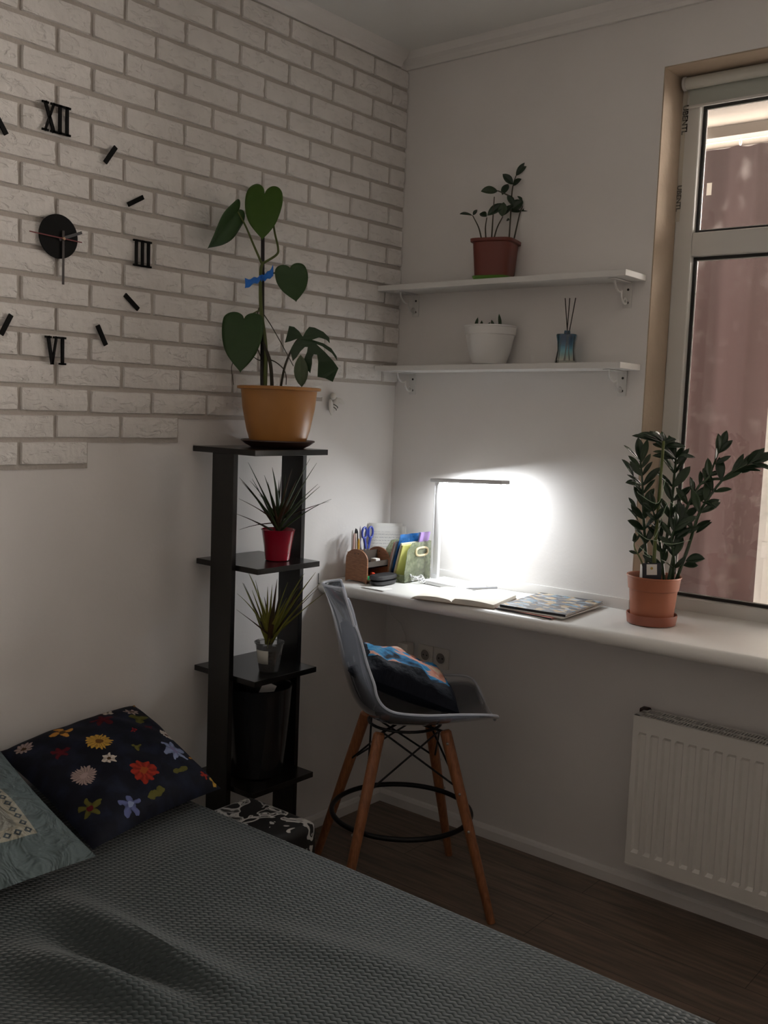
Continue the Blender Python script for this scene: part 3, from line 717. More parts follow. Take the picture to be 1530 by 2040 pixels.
def grad_glass():
    ma = clear('blue_fade_glass', (.5,.7,.8), .12, .05)
    nt = ma.node_tree; t = [n for n in nt.nodes if n.type == 'BSDF_TRANSPARENT'][0]
    tc = nt.nodes.new('ShaderNodeTexCoord'); sp = nt.nodes.new('ShaderNodeSeparateXYZ'); nt.links.new(tc.outputs['Object'], sp.inputs[0])
    mr = nt.nodes.new('ShaderNodeMapRange'); mr.inputs[1].default_value = .015; mr.inputs[2].default_value = .085; nt.links.new(sp.outputs[2], mr.inputs[0])
    r = nt.nodes.new('ShaderNodeValToRGB'); r.color_ramp.elements[0].color = (.93,.95,.90,1); r.color_ramp.elements[1].color = (.10,.44,.62,1)
    e = r.color_ramp.elements.new(.45); e.color = (.62,.86,.92,1)
    nt.links.new(mr.outputs[0], r.inputs[0]); nt.links.new(r.outputs[0], t.inputs[0]); return ma
Mg = Matrix.Rotation(.35, 3, 'Z')
build('bottle', MB().lathe([(.002,.0),(.034,0),(.036,.004),(.033,.02),(.029,.045),(.031,.075),(.035,.094),(.034,.099),(.020,.102),(.011,.103),(.010,.112),(.008,.112),(.008,.100),(.026,.094),(.027,.05),(.030,.01),(.0005,.008)], pd, 40, Mg, sq=4), grad_glass(), rd_)
M_reed = mat('dark_reed', (.02,.014,.012), .7)
for (dx, dy, tx, ty) in ((-.012,.006,-.016,.0),(.002,-.004,.0,.003),(.012,.004,.022,.004)):
    build('reed', MB().tube([pd + Vector((dx*-.8, dy, .012)), pd + Vector((tx, ty, .222))], .0016, 6), M_reed, rd_)

# ------------------------------------------------------------------ large plant on the sill
pz = Vector((1.207, -.147, .965)); D3 = depth_of(pz + Vector((0,0,.2)))
def z3(x, y, d=0.0): return at(1200 + x*.23045, 820 + y*.23045, D3 + d)
szs = thing('plant_saucer', pz, 'deep terracotta plastic saucer on the windowsill under the large plant', 'saucer')
M_terra = mat('terracotta_plastic', (.36,.115,.055), .42, var=(6,.05)); M_terrad = mat('dark_terracotta_plastic', (.27,.080,.045), .38)
build('dish', MB().lathe([(.0005,0),(.066,0),(.076,.003),(.080,.031),(.079,.034),(.075,.033),(.072,.006),(.0005,.005)], pz, 44), M_terrad, szs)
pz2 = pz + Vector((0,0,.0055))
lz = thing('large_zz_plant', pz2, 'large glossy dark plant in a terracotta pot on the windowsill by the window', 'potted plant')
build('pot', MB().lathe([(.01,0),(.062,0),(.066,.004),(.075,.105),(.079,.108),(.083,.145),(.086,.147),(.085,.151),(.080,.150),(.073,.11),(.062,.02),(.0005,.02)], pz2, 48), M_terra, lz)
build('soil', MB().lathe([(.0005,.128),(.074,.126)], pz2, 32), M_soil, lz)
stems = [
 ([(440,1520),(455,1150),(480,900),(495,680),(522,350),(530,255)], .0055, .004, M_stem, 0, 0, -.10),
 ([(390,1520),(370,1150),(355,850),(345,600),(330,430)], .005, .003, M_zzl, 9, .10, .0),
 ([(480,1520),(560,1080),(600,800),(620,580),(635,430),(620,400),(545,315)], .005, .003, M_zzl, 9, .10, .02),
 ([(560,1520),(640,1150),(720,860),(830,650),(920,560),(1008,340)], .005, .003, M_zzl, 9, .09, -.02),
 ([(650,1500),(740,1180),(830,900),(930,730),(1070,560),(1200,478),(1290,440)], .005, .003, M_zzl, 9, .10, -.04),
 ([(600,1500),(620,1300),(600,1100),(640,980)], .005, .003, M_zzl, 6, .09, -.05),
 ([(540,1520),(520,1330),(500,1150),(470,1000),(440,850)], .0045, .003, M_zzl, 6, .08, -.03),
 ([(400,1520),(340,1300),(280,1180),(275,1120)], .003, .0015, M_stem, 2, .05, -.03)]
rz = random.Random(21)
for (pp, r0, r1, ma, nl, ll, doff) in stems:
    pts = [z3(x, y, doff*i/len(pp) + .01*math.sin(i*2+doff*90)) for i, (x, y) in enumerate(pp)]
    pts[0] = Vector((max(pz2.x-.05, min(pz2.x+.05, pts[0].x)), max(pz2.y-.05, min(pz2.y+.05, pts[0].y)), pz2.z+.12))
    sp = spline(pts, 10); n = len(sp)
    so = build('stem', MB().tube(sp, [r0*1.2 + (r1-r0*1.2)*i/(n-1) for i in range(n)], 7), ma, lz)
    for k in range(nl):
        t = .26 + .74*k/max(1, nl-1) if nl > 2 else .5 + .4*k
        i = min(int(t*(n-1)), n-2); p = sp[i]; ax = (sp[i+1]-sp[i]).normalized()
        lat = ax.cross(TOCAM).normalized(); 
        for sd in (-1, 1):
            ang = rz.uniform(.45, 1.15) * (1 - .35*t)
            dirv = ax*math.cos(ang) + lat*(sd*math.sin(ang)) + TOCAM*rz.uniform(-.55,.65)
            dirv.normalize(); ln = ll*rz.uniform(.62,.92)*(1 - .12*t)
            build('leaflet', oval_leaf(p, p + dirv*ln, ln*rz.uniform(.27,.37), TOCAM*rz.uniform(.3,1) + UP*rz.uniform(.0,.9) + lat*sd*rz.uniform(-.5,.3), fold=.3, curl=.08, peak=.55), (M_zz, M_zz, M_zzl)[rz.randrange(3)], so, solid=.0010)
        if k == nl-1:
            build('leaflet', oval_leaf(sp[-1], sp[-1] + ax*ll*.8, ll*.3, TOCAM + UP*.3), M_zz, so, solid=.001)
for (b, t_, wd) in (((525,262),(318,185),.034), ((522,270),(262,200),.030), ((528,258),(430,180),.036), ((535,265),(640,238),.024), ((540,300),(720,296),.026), ((530,258),(500,190),.03), ((660,385),(805,390),.022), ((720,1290),(885,1268),.040), ((700,1330),(830,1330),.030), ((810,1050),(942,952),.022), ((860,780),(985,830),.022), ((640,1100),(765,1010),.028), ((270,560),(175,410),.026), ((1250,460),(1355,325),.026), ((1190,490),(1425,470),.016), ((1180,500),(1385,508),.015), ((330,640),(205,610),.028), ((315,950),(225,830),.012), ((290,840),(228,740),.014)):
    build('leaf', oval_leaf(z3(*b, -.03), z3(*t_, -.03 + rz.uniform(-.05,.03)), wd, TOCAM*.7 + UP*.7 + RIGHT*rz.uniform(-.3,.3)), M_zz, lz, solid=.001)
for pp in ([(545,585),(480,790),(330,720),(300,690)], [(630,815),(560,800),(440,1100),(280,1030)], [(300,1150),(420,1260),(330,1220)], [(440,1110),(600,1145),(760,1110)]):
    stem('tie_string', [z3(x, y, -.06) for x, y in pp], .0010, .0008, mat('pale_green_tie', (.30,.40,.28), .6), lz)
# care tag pushed into the pot
tg = thing('plant_tag', z3(430,1520,-.045), 'dark picture care tag stuck into the terracotta pot', 'plant tag')
def tagbox(x0, x1, y0, y1, d):
    a, b, c, e = z3(x0,y0,d), z3(x1,y0,d), z3(x1,y1,d), z3(x0,y1,d); th = TOCAM*.0008
    mb = MB(); mb.add([a,b,c,e,a+th,b+th,c+th,e+th], [(0,1,2,3),(7,6,5,4),(0,4,5,1),(1,5,6,2),(2,6,7,3),(3,7,4,0)]); return mb
build('card', tagbox(345,508,1310,1560,-.045), mat('navy_card', (.012,.016,.024), .4), tg, smooth=False)
build('logo_panel', tagbox(382,472,1320,1412,-.0465), mat('white_card', (.72,.70,.66), .5), tg, smooth=False)
build('photo_panel', tagbox(348,506,1460,1530,-.0465), mat('pale_blue_card', (.45,.50,.55), .5, var=(90,.6)), tg, smooth=False)
c_ = z3(427,1355,-.0485); build('emblem', MB().lathe([(.0042,0),(.0042,.0008)], c_, 20, FWD.to_track_quat('Z','Y').to_matrix()), mat('gold_ink', (.42,.30,.06), .5), tg)
pg = MB()
for k in range(5): 
    x = 365 + k*32; pg.add([z3(x-10,1528,-.0485), z3(x+10,1528,-.0485), z3(x+rz.uniform(-8,12),1470,-.0485)], [(0,1,2)])
build('plant_picture', pg, mat('navy_ink', (.015,.018,.04), .6), tg, smooth=False)
pb = Vector((1.166,-.150,1.075)); 
build('wood_label', MB().box(-.012,.012,-.0015,.0015,0,.075, Matrix.Translation(pb) @ Matrix.Rotation(-.7,4,'Z')), mat('pale_label', (.62,.58,.50), .6), label='blank pale plant label stick in the terracotta pot', cat='plant label', bevel=.001)

# ------------------------------------------------------------------ LED desk lamp
lp = thing('desk_lamp', (.40, -.10, .965), 'white bar-shaped LED desk lamp shining on the wall', 'desk lamp')
M_lampw = mat('white_lamp_plastic', (.78,.78,.78), .3); M_lampg = mat('grey_lamp_metal', (.74,.74,.75), .35)
def led():
    ma = bpy.data.materials.new('led_panel'); ma.use_nodes = True; nt = ma.node_tree; nt.nodes.clear()
    e = nt.nodes.new('ShaderNodeEmission'); e.inputs[0].default_value = (.93,.97,1.0,1); e.inputs[1].default_value = LED_STRENGTH
    o_ = nt.nodes.new('ShaderNodeOutputMaterial'); nt.links.new(e.outputs[0], o_.inputs[0]); return ma
Mb = Matrix.Translation((.395, -.095, .965)) @ Matrix.Rotation(-.10, 4, 'Z')
build('base', MB().box(-.105,.105,-.065,.065,.0005,.016, Mb), M_lampw, lp, bevel=.005)
build('pole', MB().box(.290,.316,-.094,-.078,.978,1.342), M_lampw, lp, bevel=.003)
build('pole_shell', MB().box(.2865,.2905,-.095,-.077,.978,1.342), M_lampg, lp, bevel=.001)
build('hinge', MB().lathe([(.010,-.016),(.010,.016)], (.303,-.086,1.346), 20, Matrix.Rotation(PI/2,3,'X')), M_lampw, lp)
Ma_ = Matrix.Translation((.272, -.078, 1.346)) @ Matrix.Rotation(-.20, 4, 'Z') @ Matrix.Rotation(-.055, 4, 'Y')
build('arm', MB().box(0,.375,-.022,.022,0,.014, Ma_), M_lampg, lp, bevel=.003)
def bar_f(u, v):     # domed diffuser under the arm, rounded at both ends
    e = min(1, min(u, 1-u)/.05); k = math.sqrt(max(0, 1-(1-e)**2)); a_ = PI*v
    return Ma_ @ Vector((.056 + .316*u, .013*k*math.cos(a_), -.0002 - .0085*k*math.sin(a_)))
build('light_bar', MB().grid(bar_f, 40, 10), led(), lp)
build('touch_buttons', MB().box(.298,.308,-.0952,-.0940,.992,.996), M_lampg, lp, smooth=False)
cbl = []
for i in range(60):
    a = i*.42; cbl.append((.278 + .032*math.cos(a)*(1-.003*i) - .001*i*.3, -.155 + .020*math.sin(a), .9675 + .0022*(i % 7) + .0003*i))
build('power_cable', MB().tube(cbl, .0022, 6), M_lampw, label='coiled white cable lying by the lamp base', cat='cable')

# ------------------------------------------------------------------ things at the desk corner
M_ply = wood('brown_plywood', (.30,.135,.066), .5, (2,2,10)); M_plye = wood('plywood_edge', (.40,.24,.12), .6)
og = thing('desk_organizer', (.113, -.265, .9655), 'brown wooden desk organizer with arched sides holding pens', 'desk organizer')
arch = [(0,0),(.02,.006),(.085,.006),(.106,0),(.106,.085)] + [(.053 + .053*math.cos(a), .085 + .040*math.sin(a)) for a in [PI*k/12 for k in range(1,12)]] + [(0,.085)]
for y in (-.330, -.206):
    build('side_panel', MB().prism(arch, y, y+.006, lambda p, t: Vector((.060+p[0], t, .9655+p[1]))), M_ply, og, smooth=False)
    for hx in (.045, .061):
        build('peg_hole', MB().lathe([(.0022,0),(.0022,.0006)], (.060+hx, y-.0001, .9655+.108), 8, Matrix.Rotation(PI/2,3,'X')), M_black, og)
M_dkply = mat('dark_plywood', (.07,.055,.045), .5)
build('shelf', MB().box(.062,.164,-.324,-.206,.972,.976), M_ply, og, smooth=False)
build('shelf', MB().box(.062,.164,-.324,-.206,1.022,1.026), M_dkply, og, smooth=False)
build('front_board', MB().box(.160,.164,-.324,-.206,1.022,1.046), M_dkply, og, smooth=False)
build('back_board', MB().box(.062,.065,-.324,-.206,.976,1.075), M_ply, og, smooth=False)
build('divider', MB().box(.108,.111,-.324,-.206,1.026,1.080), M_dkply, og, smooth=False)
def stick(name, b, t_, r, ma, label, cat, tipmat=None):
    o = thing(name, b, label, cat); b, t_ = Vector(b), Vector(t_); ax = t_-b
    build('barrel', MB().tube([b, b+ax*.86], r, 10), ma, o); build('cap', MB().tube([b+ax*.86, b+ax*.93, t_], [r*1.05, r*.9, r*.25], 10), tipmat or ma, o); return o
PB = 1.0265
stick('pen', (.075,-.312,PB), (.078,-.316,1.158), .0048, mat('pen_white', (.75,.73,.70), .35), 'white pen standing in the wooden organizer', 'pen')
stick('pen', (.084,-.300,PB), (.086,-.309,1.165), .0045, mat('pen_ivory', (.66,.60,.54), .35), 'ivory pen with a black clip in the wooden organizer', 'pen', M_blackp)
stick('pencil', (.098,-.303,PB), (.100,-.306,1.128), .0038, mat('pencil_yellow', (.62,.34,.03), .4), 'yellow pencil in the wooden organizer', 'pencil')
stick('pen', (.076,-.262,PB), (.074,-.268,1.170), .0045, mat('pen_lilac', (.70,.66,.72), .35), 'pale lilac pen beside the blue scissors', 'pen')
stick('marker', (.074,-.282,PB), (.072,-.288,1.160), .006, M_blackp, 'black marker at the back of the wooden organizer', 'marker')
stick('pen', (.088,-.322,PB), (.092,-.324,1.150), .004, mat('pen_rose', (.55,.36,.32), .35), 'rose pen at the front of the wooden organizer', 'pen')
stick('pen', (.078,-.246,PB), (.076,-.240,1.150), .0045, mat('pen_steel', (.34,.36,.40), .3), 'grey pen behind the scissors in the wooden organizer', 'pen')
scs = thing('scissors', (.098,-.255,PB), 'blue-handled scissors upright in the wooden organizer', 'scissors')
M_bl = mat('blue_plastic', (.035,.06,.36), .35)
build('blades', MB().box(.096,.100,-.266,-.244,PB+.001,1.10), mat('steel', (.5,.5,.52), .3, 1), scs, bevel=.001)
for (cy, tilt) in ((-.272,-.1), (-.236,.15)):
    build('handle', MB().tube([(.098, cy + .013*math.cos(a) , 1.146 + .021*math.sin(a)) for a in [2*PI*i/20 for i in range(20)]], .0042, 8, closed=True), M_bl, scs)
    build('handle_shank', MB().tube([(.098, -.255 + (cy+.255)*.35, 1.085), (.098, cy, 1.126)], [.005,.006], 8), M_bl, scs)
M_redt = mat('red_plastic', (.62,.05,.02), .4); M_grnt = mat('green_plastic', (.02,.36,.13), .4)
o = build('clothes_clip', MB().tube(spline([(.130,-.300,.982),(.150,-.280,.990),(.156,-.250,.984)],5), .006, 8).tube(spline([(.135,-.250,.982),(.150,-.270,.996),(.156,-.292,1.000)],5), .005, 8), M_redt, label='red plastic clip in the lower organizer tray', cat='clip')
build('sharpener', MB().box(.138,.158,-.318,-.302,.9765,.992), M_grnt, label='small green sharpener in the lower organizer tray', cat='sharpener', bevel=.002)
build('eraser', MB().box(.122,.150,-.26,-.235,1.0265,1.052), mat('eraser_white', (.72,.70,.66), .7), label='white eraser on the upper organizer shelf', cat='eraser', bevel=.003)
# leaning sheets in the corner
def lined_paper():
    ma = bpy.data.materials.new('printed_paper'); ma.use_nodes = True; nt = ma.node_tree; b = nt.nodes['Principled BSDF']; b.inputs['Roughness'].default_value = .8
    uvn = nt.nodes.new('ShaderNodeTexCoord'); sp = nt.nodes.new('ShaderNodeSeparateXYZ'); nt.links.new(uvn.outputs['UV'], sp.inputs[0])
    def mth(op, a, bb=None):
        n = nt.nodes.new('ShaderNodeMath'); n.operation = op
        for i, x in enumerate((a, bb)):
            if x is None: continue
            if isinstance(x, (int, float)): n.inputs[i].default_value = x
            else: nt.links.new(x, n.inputs[i])
        return n.outputs[0]
    fr = mth('FRACT', mth('MULTIPLY', sp.outputs[1], 16)); row = mth('LESS_THAN', fr, .30)
    nz = nt.nodes.new('ShaderNodeTexNoise'); nz.inputs['Scale'].default_value = 9; mp = nt.nodes.new('ShaderNodeMapping'); mp.inputs['Scale'].default_value = (3, 16, 1)
    nt.links.new(uvn.outputs['UV'], mp.inputs[0]); nt.links.new(mp.outputs[0], nz.inputs['Vector'])
    txt = mth('GREATER_THAN', nz.outputs[0], .50); inx = mth('MULTIPLY', mth('GREATER_THAN', sp.outputs[0], .08), mth('LESS_THAN', sp.outputs[0], .9))
    k = mth('MULTIPLY', mth('MULTIPLY', row, txt), mth('MULTIPLY', inx, mth('LESS_THAN', sp.outputs[1], .88)))
    mx = nt.nodes.new('ShaderNodeMix'); mx.data_type = 'RGBA'; mx.inputs[6].default_value = (.72,.71,.69,1); mx.inputs[7].default_value = (.40,.40,.42,1)
    nt.links.new(k, mx.inputs[0]); nt.links.new(mx.outputs[2], b.inputs['Base Color']); return ma
M_lined = lined_paper(); M_paper = mat('white_paper', (.76,.75,.72), .8)
def leaning(p0, p1, h, lean, mb_mat, label, bend=.01):
    p0, p1 = Vector(p0), Vector(p1); d = (p1-p0); nn_ = Vector((-d.y, d.x, 0)).normalized()
    def f(u, v): return p0 + d*u + Vector((0,0,h))*v + nn_*(lean*v + bend*math.sin(PI*v))
    return build('paper_sheet', MB().grid(f, 4, 8), mb_mat, label=label, cat='paper', solid=.0006)
leaning((.040,-.175,.967), (.145,-.070,.967), .190, .045, M_lined, 'printed paper sheet leaning in the corner behind the organizer')
leaning((.034,-.165,.967), (.125,-.064,.967), .200, .036, M_paper, 'blank white sheet behind the printed paper in the corner')
# translucent file box with notebooks
fb = thing('file_basket', (.19,-.115,.9655), 'translucent green plastic file basket with a cream handle on the desk', 'file basket')
M_box = clear('green_translucent_plastic', (.74,.78,.66), .10, .15, .30, (.56,.60,.44), dirt=(45,.45,.62,.50))
bx0, bx1, by0, by1, bz0 = .140, .245, -.205, -.045, .9660
side = [(by0,0),(by1,0),(by1,.150),(by0+.045,.150),(by0+.015,.120),(by0,.03)]
for x in (bx0, bx1-.002):
    build('side', MB().prism(side, x, x+.002, lambda p, t: Vector((t, p[0], bz0+p[1]))), M_box, fb, smooth=False)
build('bottom', MB().box(bx0,bx1,by0,by1,bz0,bz0+.002), M_box, fb, smooth=False)
build('back', MB().box(bx0,bx1,by1-.002,by1,bz0,bz0+.150), M_box, fb, smooth=False)
build('front', MB().box(bx0,bx1,by0,by0+.002,bz0,bz0+.03), M_box, fb, smooth=False)
hd = []
for i in range(28):
    a = 2*PI*i/28; e = 3.2; ca, sa = math.cos(a), math.sin(a); r_ = 1/((abs(ca)**e + abs(sa)**e)**(1/e))
    hd.append((bx1+.003, -.105 + .036*r_*ca, bz0+.113 + .015*r_*sa))
build('handle', MB().tube(hd, .004, 8, closed=True), mat('cream_plastic', (.70,.58,.36), .45), fb)
def booklet(cx, y0, y1, th, sz, lean, ma, label, cat='notebook'):
    MM = Matrix.Translation((cx, 0, .9685)) @ Matrix.Rotation(lean, 4, 'Y')
    t = thing('notebook', (cx, (y0+y1)/2, .9685), label, cat)
    build('cover', MB().box(-th/2,-th/2+.0008,y0,y1,0,sz, MM), ma, t, smooth=False)
    build('cover', MB().box(th/2-.0008,th/2,y0,y1,0,sz, MM), ma, t, smooth=False)
    build('spine', MB().box(-th/2,th/2,y0-.0008,y0,0,sz, MM), ma, t, smooth=False)
    build('pages', MB().box(-th/2+.0008,th/2-.0008,y0,y1-.002,.002,sz-.002, MM), M_paper, t, smooth=False); return t
booklet(.1480,-.197,-.052,.005,.150,.25, mat('pink_cover', (.50,.28,.24), .5), 'thin pink notebook at the wall side of the file basket')
booklet(.1550,-.197,-.052,.005,.155,.25, mat('grey_cover', (.55,.55,.55), .5), 'pale grey notebook beside the pink one in the file basket')
booklet(.1815,-.197,-.052,.006,.150,.25, mat('cream_cover', (.66,.64,.50), .5), 'cream notebook leaning in the file basket')
booklet(.1890,-.197,-.052,.006,.142,.25, mat('yellow_cover', (.58,.56,.18), .5), 'yellow notebook leaning in the file basket')
booklet(.1965,-.110,-.052,.005,.188,.25, mat('lilac_cover', (.40,.26,.58), .5), 'tall lilac notebook sticking out of the file basket')
pk = MB(); MMp = Matrix.Translation((.1682,0,.9695)) @ Matrix.Rotation(.25,4,'Y')
for sgn in (-1, 1):
    def pf(u, v, sgn=sgn):
        b_ = .0062*(math.sin(PI*u)*math.sin(PI*v))**.5 if 0 < u < 1 and 0 < v < 1 else 0
        return MMp @ Vector((sgn*(b_ + .0003) + .0015*math.sin(17*u+9*v), -.199 + .145*u, .182*v))
    pk.grid(pf, 14, 14, flip=sgn > 0)
build('foil_packet', pk, mat('blue_foil', (.015,.10,.30), .25, var=(25,.7), bump=(40,.5,.01)), label='shiny blue foil packet leaning in the file basket', cat='packet')
# glasses case
gcM = Matrix.Translation((.207,-.283,.9655)) @ Matrix.Rotation(.06,4,'Z')
gc = thing('glasses_case', (.207,-.283,.9655), 'black rounded glasses case in front of the file basket', 'glasses case')
def gcase(z0, z1, top):
    mb = MB(); prof = [(.001,z0),(.8,z0),(.97,z0+.25*(z1-z0)),(1.0,z0+.6*(z1-z0)),(.93,z0+.88*(z1-z0)),(.6,z1),(.001,z1+.001)] if top else [(.001,z0),(.7,z0),(.93,z0+.35*(z1-z0)),(1.0,z1),(.001,z1)]
    vs = MB().lathe(prof, (0,0,0), 40, Matrix.Diagonal((.032,.066,1)), sq=3.2)
    vs.v = [gcM @ v for v in vs.v]; return vs
M_case = mat('black_leatherette', (.022,.022,.024), .42, bump=(300,.25,.002))
build('lower_shell', gcase(.0,.017,False), M_case, gc); build('lid', gcase(.0185,.040,True), M_case, gc)

# open notebook, pen, loose sheets, magazine pile
nb = thing('open_notebook', (.555,-.26,.9655), 'thick open notebook with brown page edges lying on the desk', 'notebook')
def page(sgn):
    MM = Matrix.Translation((.572,-.278,.9655)) @ Matrix.Rotation(.22,4,'Z')
    wdt, hgt = .150, .225; top = []; 
    def f(u, v):
        z = .016*(math.sin(PI*min(1,(u*.93+.07)))**.5)*(.75) + .004 if sgn < 0 else .018 - .004*u + .004*math.sin(PI*u)
        if u < .06: z *= .55 + u*7
        return MM @ Vector((sgn*u*wdt, -hgt/2 + hgt*v, z))
    mb = MB(); nu, nv = 14, 4
    T = [[f(i/nu, j/nv) for i in range(nu+1)] for j in range(nv+1)]
    B_ = [[MM @ Vector((sgn*i/nu*wdt, -hgt/2 + hgt*j/nv, .0012)) for i in range(nu+1)] for j in range(nv+1)]
    mb.grid(f, nu, nv); mb.grid(lambda u, v: MM @ Vector((sgn*u*wdt, -hgt/2 + hgt*v, .0014)), nu, nv)
    for j in (0, nv): mb.add(T[j] + B_[j], [(i, i+1, nu+2+i, nu+1+i) for i in range(nu)])
    for i in (nu,): mb.add([T[j][i] for j in range(nv+1)] + [B_[j][i] for j in range(nv+1)], [(j, j+1, nv+2+j, nv+1+j) for j in range(nv)])
    return mb, MM
M_pgs = mat('yellowed_pages', (.72,.68,.60), .8, var=(8,.06)); M_cov = mat('brown_notebook_cover', (.16,.10,.055), .6)
for sgn in (-1, 1):
    mb, MM = page(sgn); build('page_block', mb, M_pgs, nb, smooth=False)
build('cover', MB().box(-.154,.154,-.116,.116,.0,.0014, Matrix.Translation((.572,-.278,.9655)) @ Matrix.Rotation(.22,4,'Z')), M_cov, nb, smooth=False)
pn = thing('pen', (.56,-.20,.985), 'grey ballpoint pen lying on the open notebook', 'pen')
pA, pB_ = Vector((.535,-.215,.9895)), Vector((.600,-.115,.9890))
build('barrel', MB().tube([pA, pA.lerp(pB_,.1), pB_], [.0012,.004,.004], 10), mat('grey_pen', (.40,.41,.45), .3), pn)
build('clip', MB().tube([pA.lerp(pB_,.65)+Vector((0,0,.004)), pB_+Vector((0,0,.005))], .0012, 6), M_bracket, pn)
def sheet(name, cx, cy, z, sx, sy, yaw, ma, label, cat='paper', th=.0006, curl=0):
    MM = Matrix.Translation((cx,cy,z)) @ Matrix.Rotation(yaw,4,'Z')
    return build(name, MB().grid(lambda u, v: MM @ Vector(((u-.5)*sx, (v-.5)*sy, th/2 + curl*(u**3)*v)), 8, 8), ma, label=label, cat=cat, solid=th)
sheet('paper_sheet', .640,-.085,.9658,.20,.14,.06, M_paper, 'loose white sheet on the desk beside the lamp base', curl=.004)
sheet('paper_sheet', .245,-.365,.9658,.10,.055,.02, M_paper, 'small white note on the desk before the glasses case')
def cover_mat():
    ma = bpy.data.materials.new('magazine_cover'); ma.use_nodes = True; nt = ma.node_tree; b = nt.nodes['Principled BSDF']; b.inputs['Roughness'].default_value = .25
    tc = nt.nodes.new('ShaderNodeTexCoord'); mp = nt.nodes.new('ShaderNodeMapping'); mp.inputs['Scale'].default_value = (34, 52, 1); mp.inputs['Rotation'].default_value = (0,0,.2)
    nt.links.new(tc.outputs['Object'], mp.inputs[0]); v = nt.nodes.new('ShaderNodeTexVoronoi'); v.distance = 'CHEBYCHEV'; v.inputs['Scale'].default_value = 1; nt.links.new(mp.outputs[0], v.inputs['Vector'])
    r = nt.nodes.new('ShaderNodeValToRGB'); r.color_ramp.interpolation = 'CONSTANT'; sp = nt.nodes.new('ShaderNodeSeparateColor'); nt.links.new(v.outputs['Color'], sp.inputs[0]); nt.links.new(sp.outputs[0], r.inputs[0])
    cols = [(.02,.025,.04),(.05,.07,.10),(.42,.30,.16),(.10,.12,.16),(.34,.38,.42),(.50,.42,.30),(.06,.05,.05),(.16,.26,.34)]
    els = r.color_ramp.elements; els[0].color = (*cols[0],1); els[1].position = 1/8; els[1].color = (*cols[1],1)
    for i in range(2, 8): e = els.new(i/8); e.color = (*cols[i],1)
    nt.links.new(r.outputs[0], b.inputs['Base Color']); return ma
def flat_book(cx, cy, z, sx, sy, th, yaw, cov, label, cat):
    MM = Matrix.Translation((cx,cy,z)) @ Matrix.Rotation(yaw,4,'Z'); t = thing('magazine', (cx,cy,z), label, cat)
    build('pages', MB().box(-sx/2+.002,sx/2-.002,-sy/2+.002,sy/2-.002,.001,th-.001, MM), M_paper, t, smooth=False)
    build('cover', MB().box(-sx/2,sx/2,-sy/2,sy/2,th-.001,th, MM), cov, t, smooth=False)
    build('back_cover', MB().box(-sx/2,sx/2,-sy/2,sy/2,0,.001, MM), cov, t, smooth=False)
    build('spine', MB().box(-sx/2,sx/2,-sy/2-.001,-sy/2+.001,0,th, MM), mat('black_spine', (.015,.017,.022), .4), t, smooth=False); return t
sheet('paper_sheet', .842,-.205,.9657,.235,.30,-.10, M_paper, 'white sheet at the bottom of the magazine pile', th=.0012)
flat_book(.862,-.205,.9672,.215,.300,.004,-.03, mat('red_white_cover', (.62,.22,.18), .4, var=(14,.8)), 'thin red booklet under the white sheets of the pile', 'booklet')
sheet('paper_sheet', .870,-.190,.9718,.24,.315,.05, M_paper, 'stack of white sheets under the colourful magazine', th=.004)
flat_book(.868,-.185,.9762,.235,.310,.008,.09, cover_mat(), 'dark magazine with colourful collage cover topping the pile', 'magazine')

# ------------------------------------------------------------------ transparent bar chair
CX, CY, TH = .564, -.580, math.radians(44.5)
fd = Vector((math.cos(TH), math.sin(TH), 0)); sd = Vector((-math.sin(TH), math.cos(TH), 0))
ch = thing('bar_chair', (CX, CY, 0), 'clear plastic shell bar chair with wooden legs at the desk', 'chair')
def cpt(f, s_, z): return Vector((CX, CY, 0)) + fd*f + sd*s_ + Vector((0,0,z))
profc = spline([(.285,0,.622),(.255,0,.632),(.16,0,.617),(.03,0,.602),(-.09,0,.612),(-.165,0,.665),(-.205,0,.76),(-.232,0,.87),(-.258,0,.97),(-.285,0,1.045)], 6)
NPF = len(profc)-1
def shell_f(u, v):
    p = profc[int(round(u*NPF))]; a = (v-.5)*2
    k = u
    hw = .235*(1 - .10*abs(k-.35)) 
    if k < .16: hw *= math.sqrt(max(.12, 1 - (1-k/.16)**2))
    if k > .80: hw *= (1 - ((k-.80)/.20)**2*.30)
    if k > .92: hw *= math.sqrt(max(.25, 1 - ((k-.92)/.08)**2))
    lift = .085*abs(a)**2.6*(math.sin(PI*min(1, k*1.15))**.6 if k*1.15 < 1 else 0)
    wrap = .060*abs(a)**2.2*max(0, min(1, (k-.40)/.2))
    return cpt(p.x + wrap, a*hw*(1-.06*lift), p.z + lift)
M_acr = clear('clear_acrylic', (.975,.98,.99), .09, .06, .06, (.80,.83,.92))
build('shell', MB().grid(shell_f, NPF, 22), M_acr, ch, solid=.005)
rim = [shell_f(i/NPF, 0) for i in range(NPF+1)] + [shell_f(1, j/22) for j in range(1,22)] + [shell_f(1-i/NPF, 1) for i in range(NPF+1)] + [shell_f(0, 1-j/22) for j in range(1,22)]
build('rim', MB().tube(rim, .0042, 6, closed=True), clear('acrylic_rim_highlight', (.88,.90,.94), .16, .08, .75, (.88,.90,.95)), ch)  # milky white rim colour stands in for the lamp's edge highlight
M_leg = wood('reddish_beech', (.30,.115,.048), .42, (8,8,.8)); M_met = mat('black_steel', (.012,.012,.013), .4, .6); M_bolt = mat('bolt_steel', (.45,.43,.40), .35, 1)
la = math.radians(96.6); RF, RT = .352, .150; tops = []; 
def legp(i, z):
    a = la + i*PI/2; r = RF + (RT-RF)*z/.6; return Vector((CX + r*math.cos(a), CY + r*math.sin(a), z))
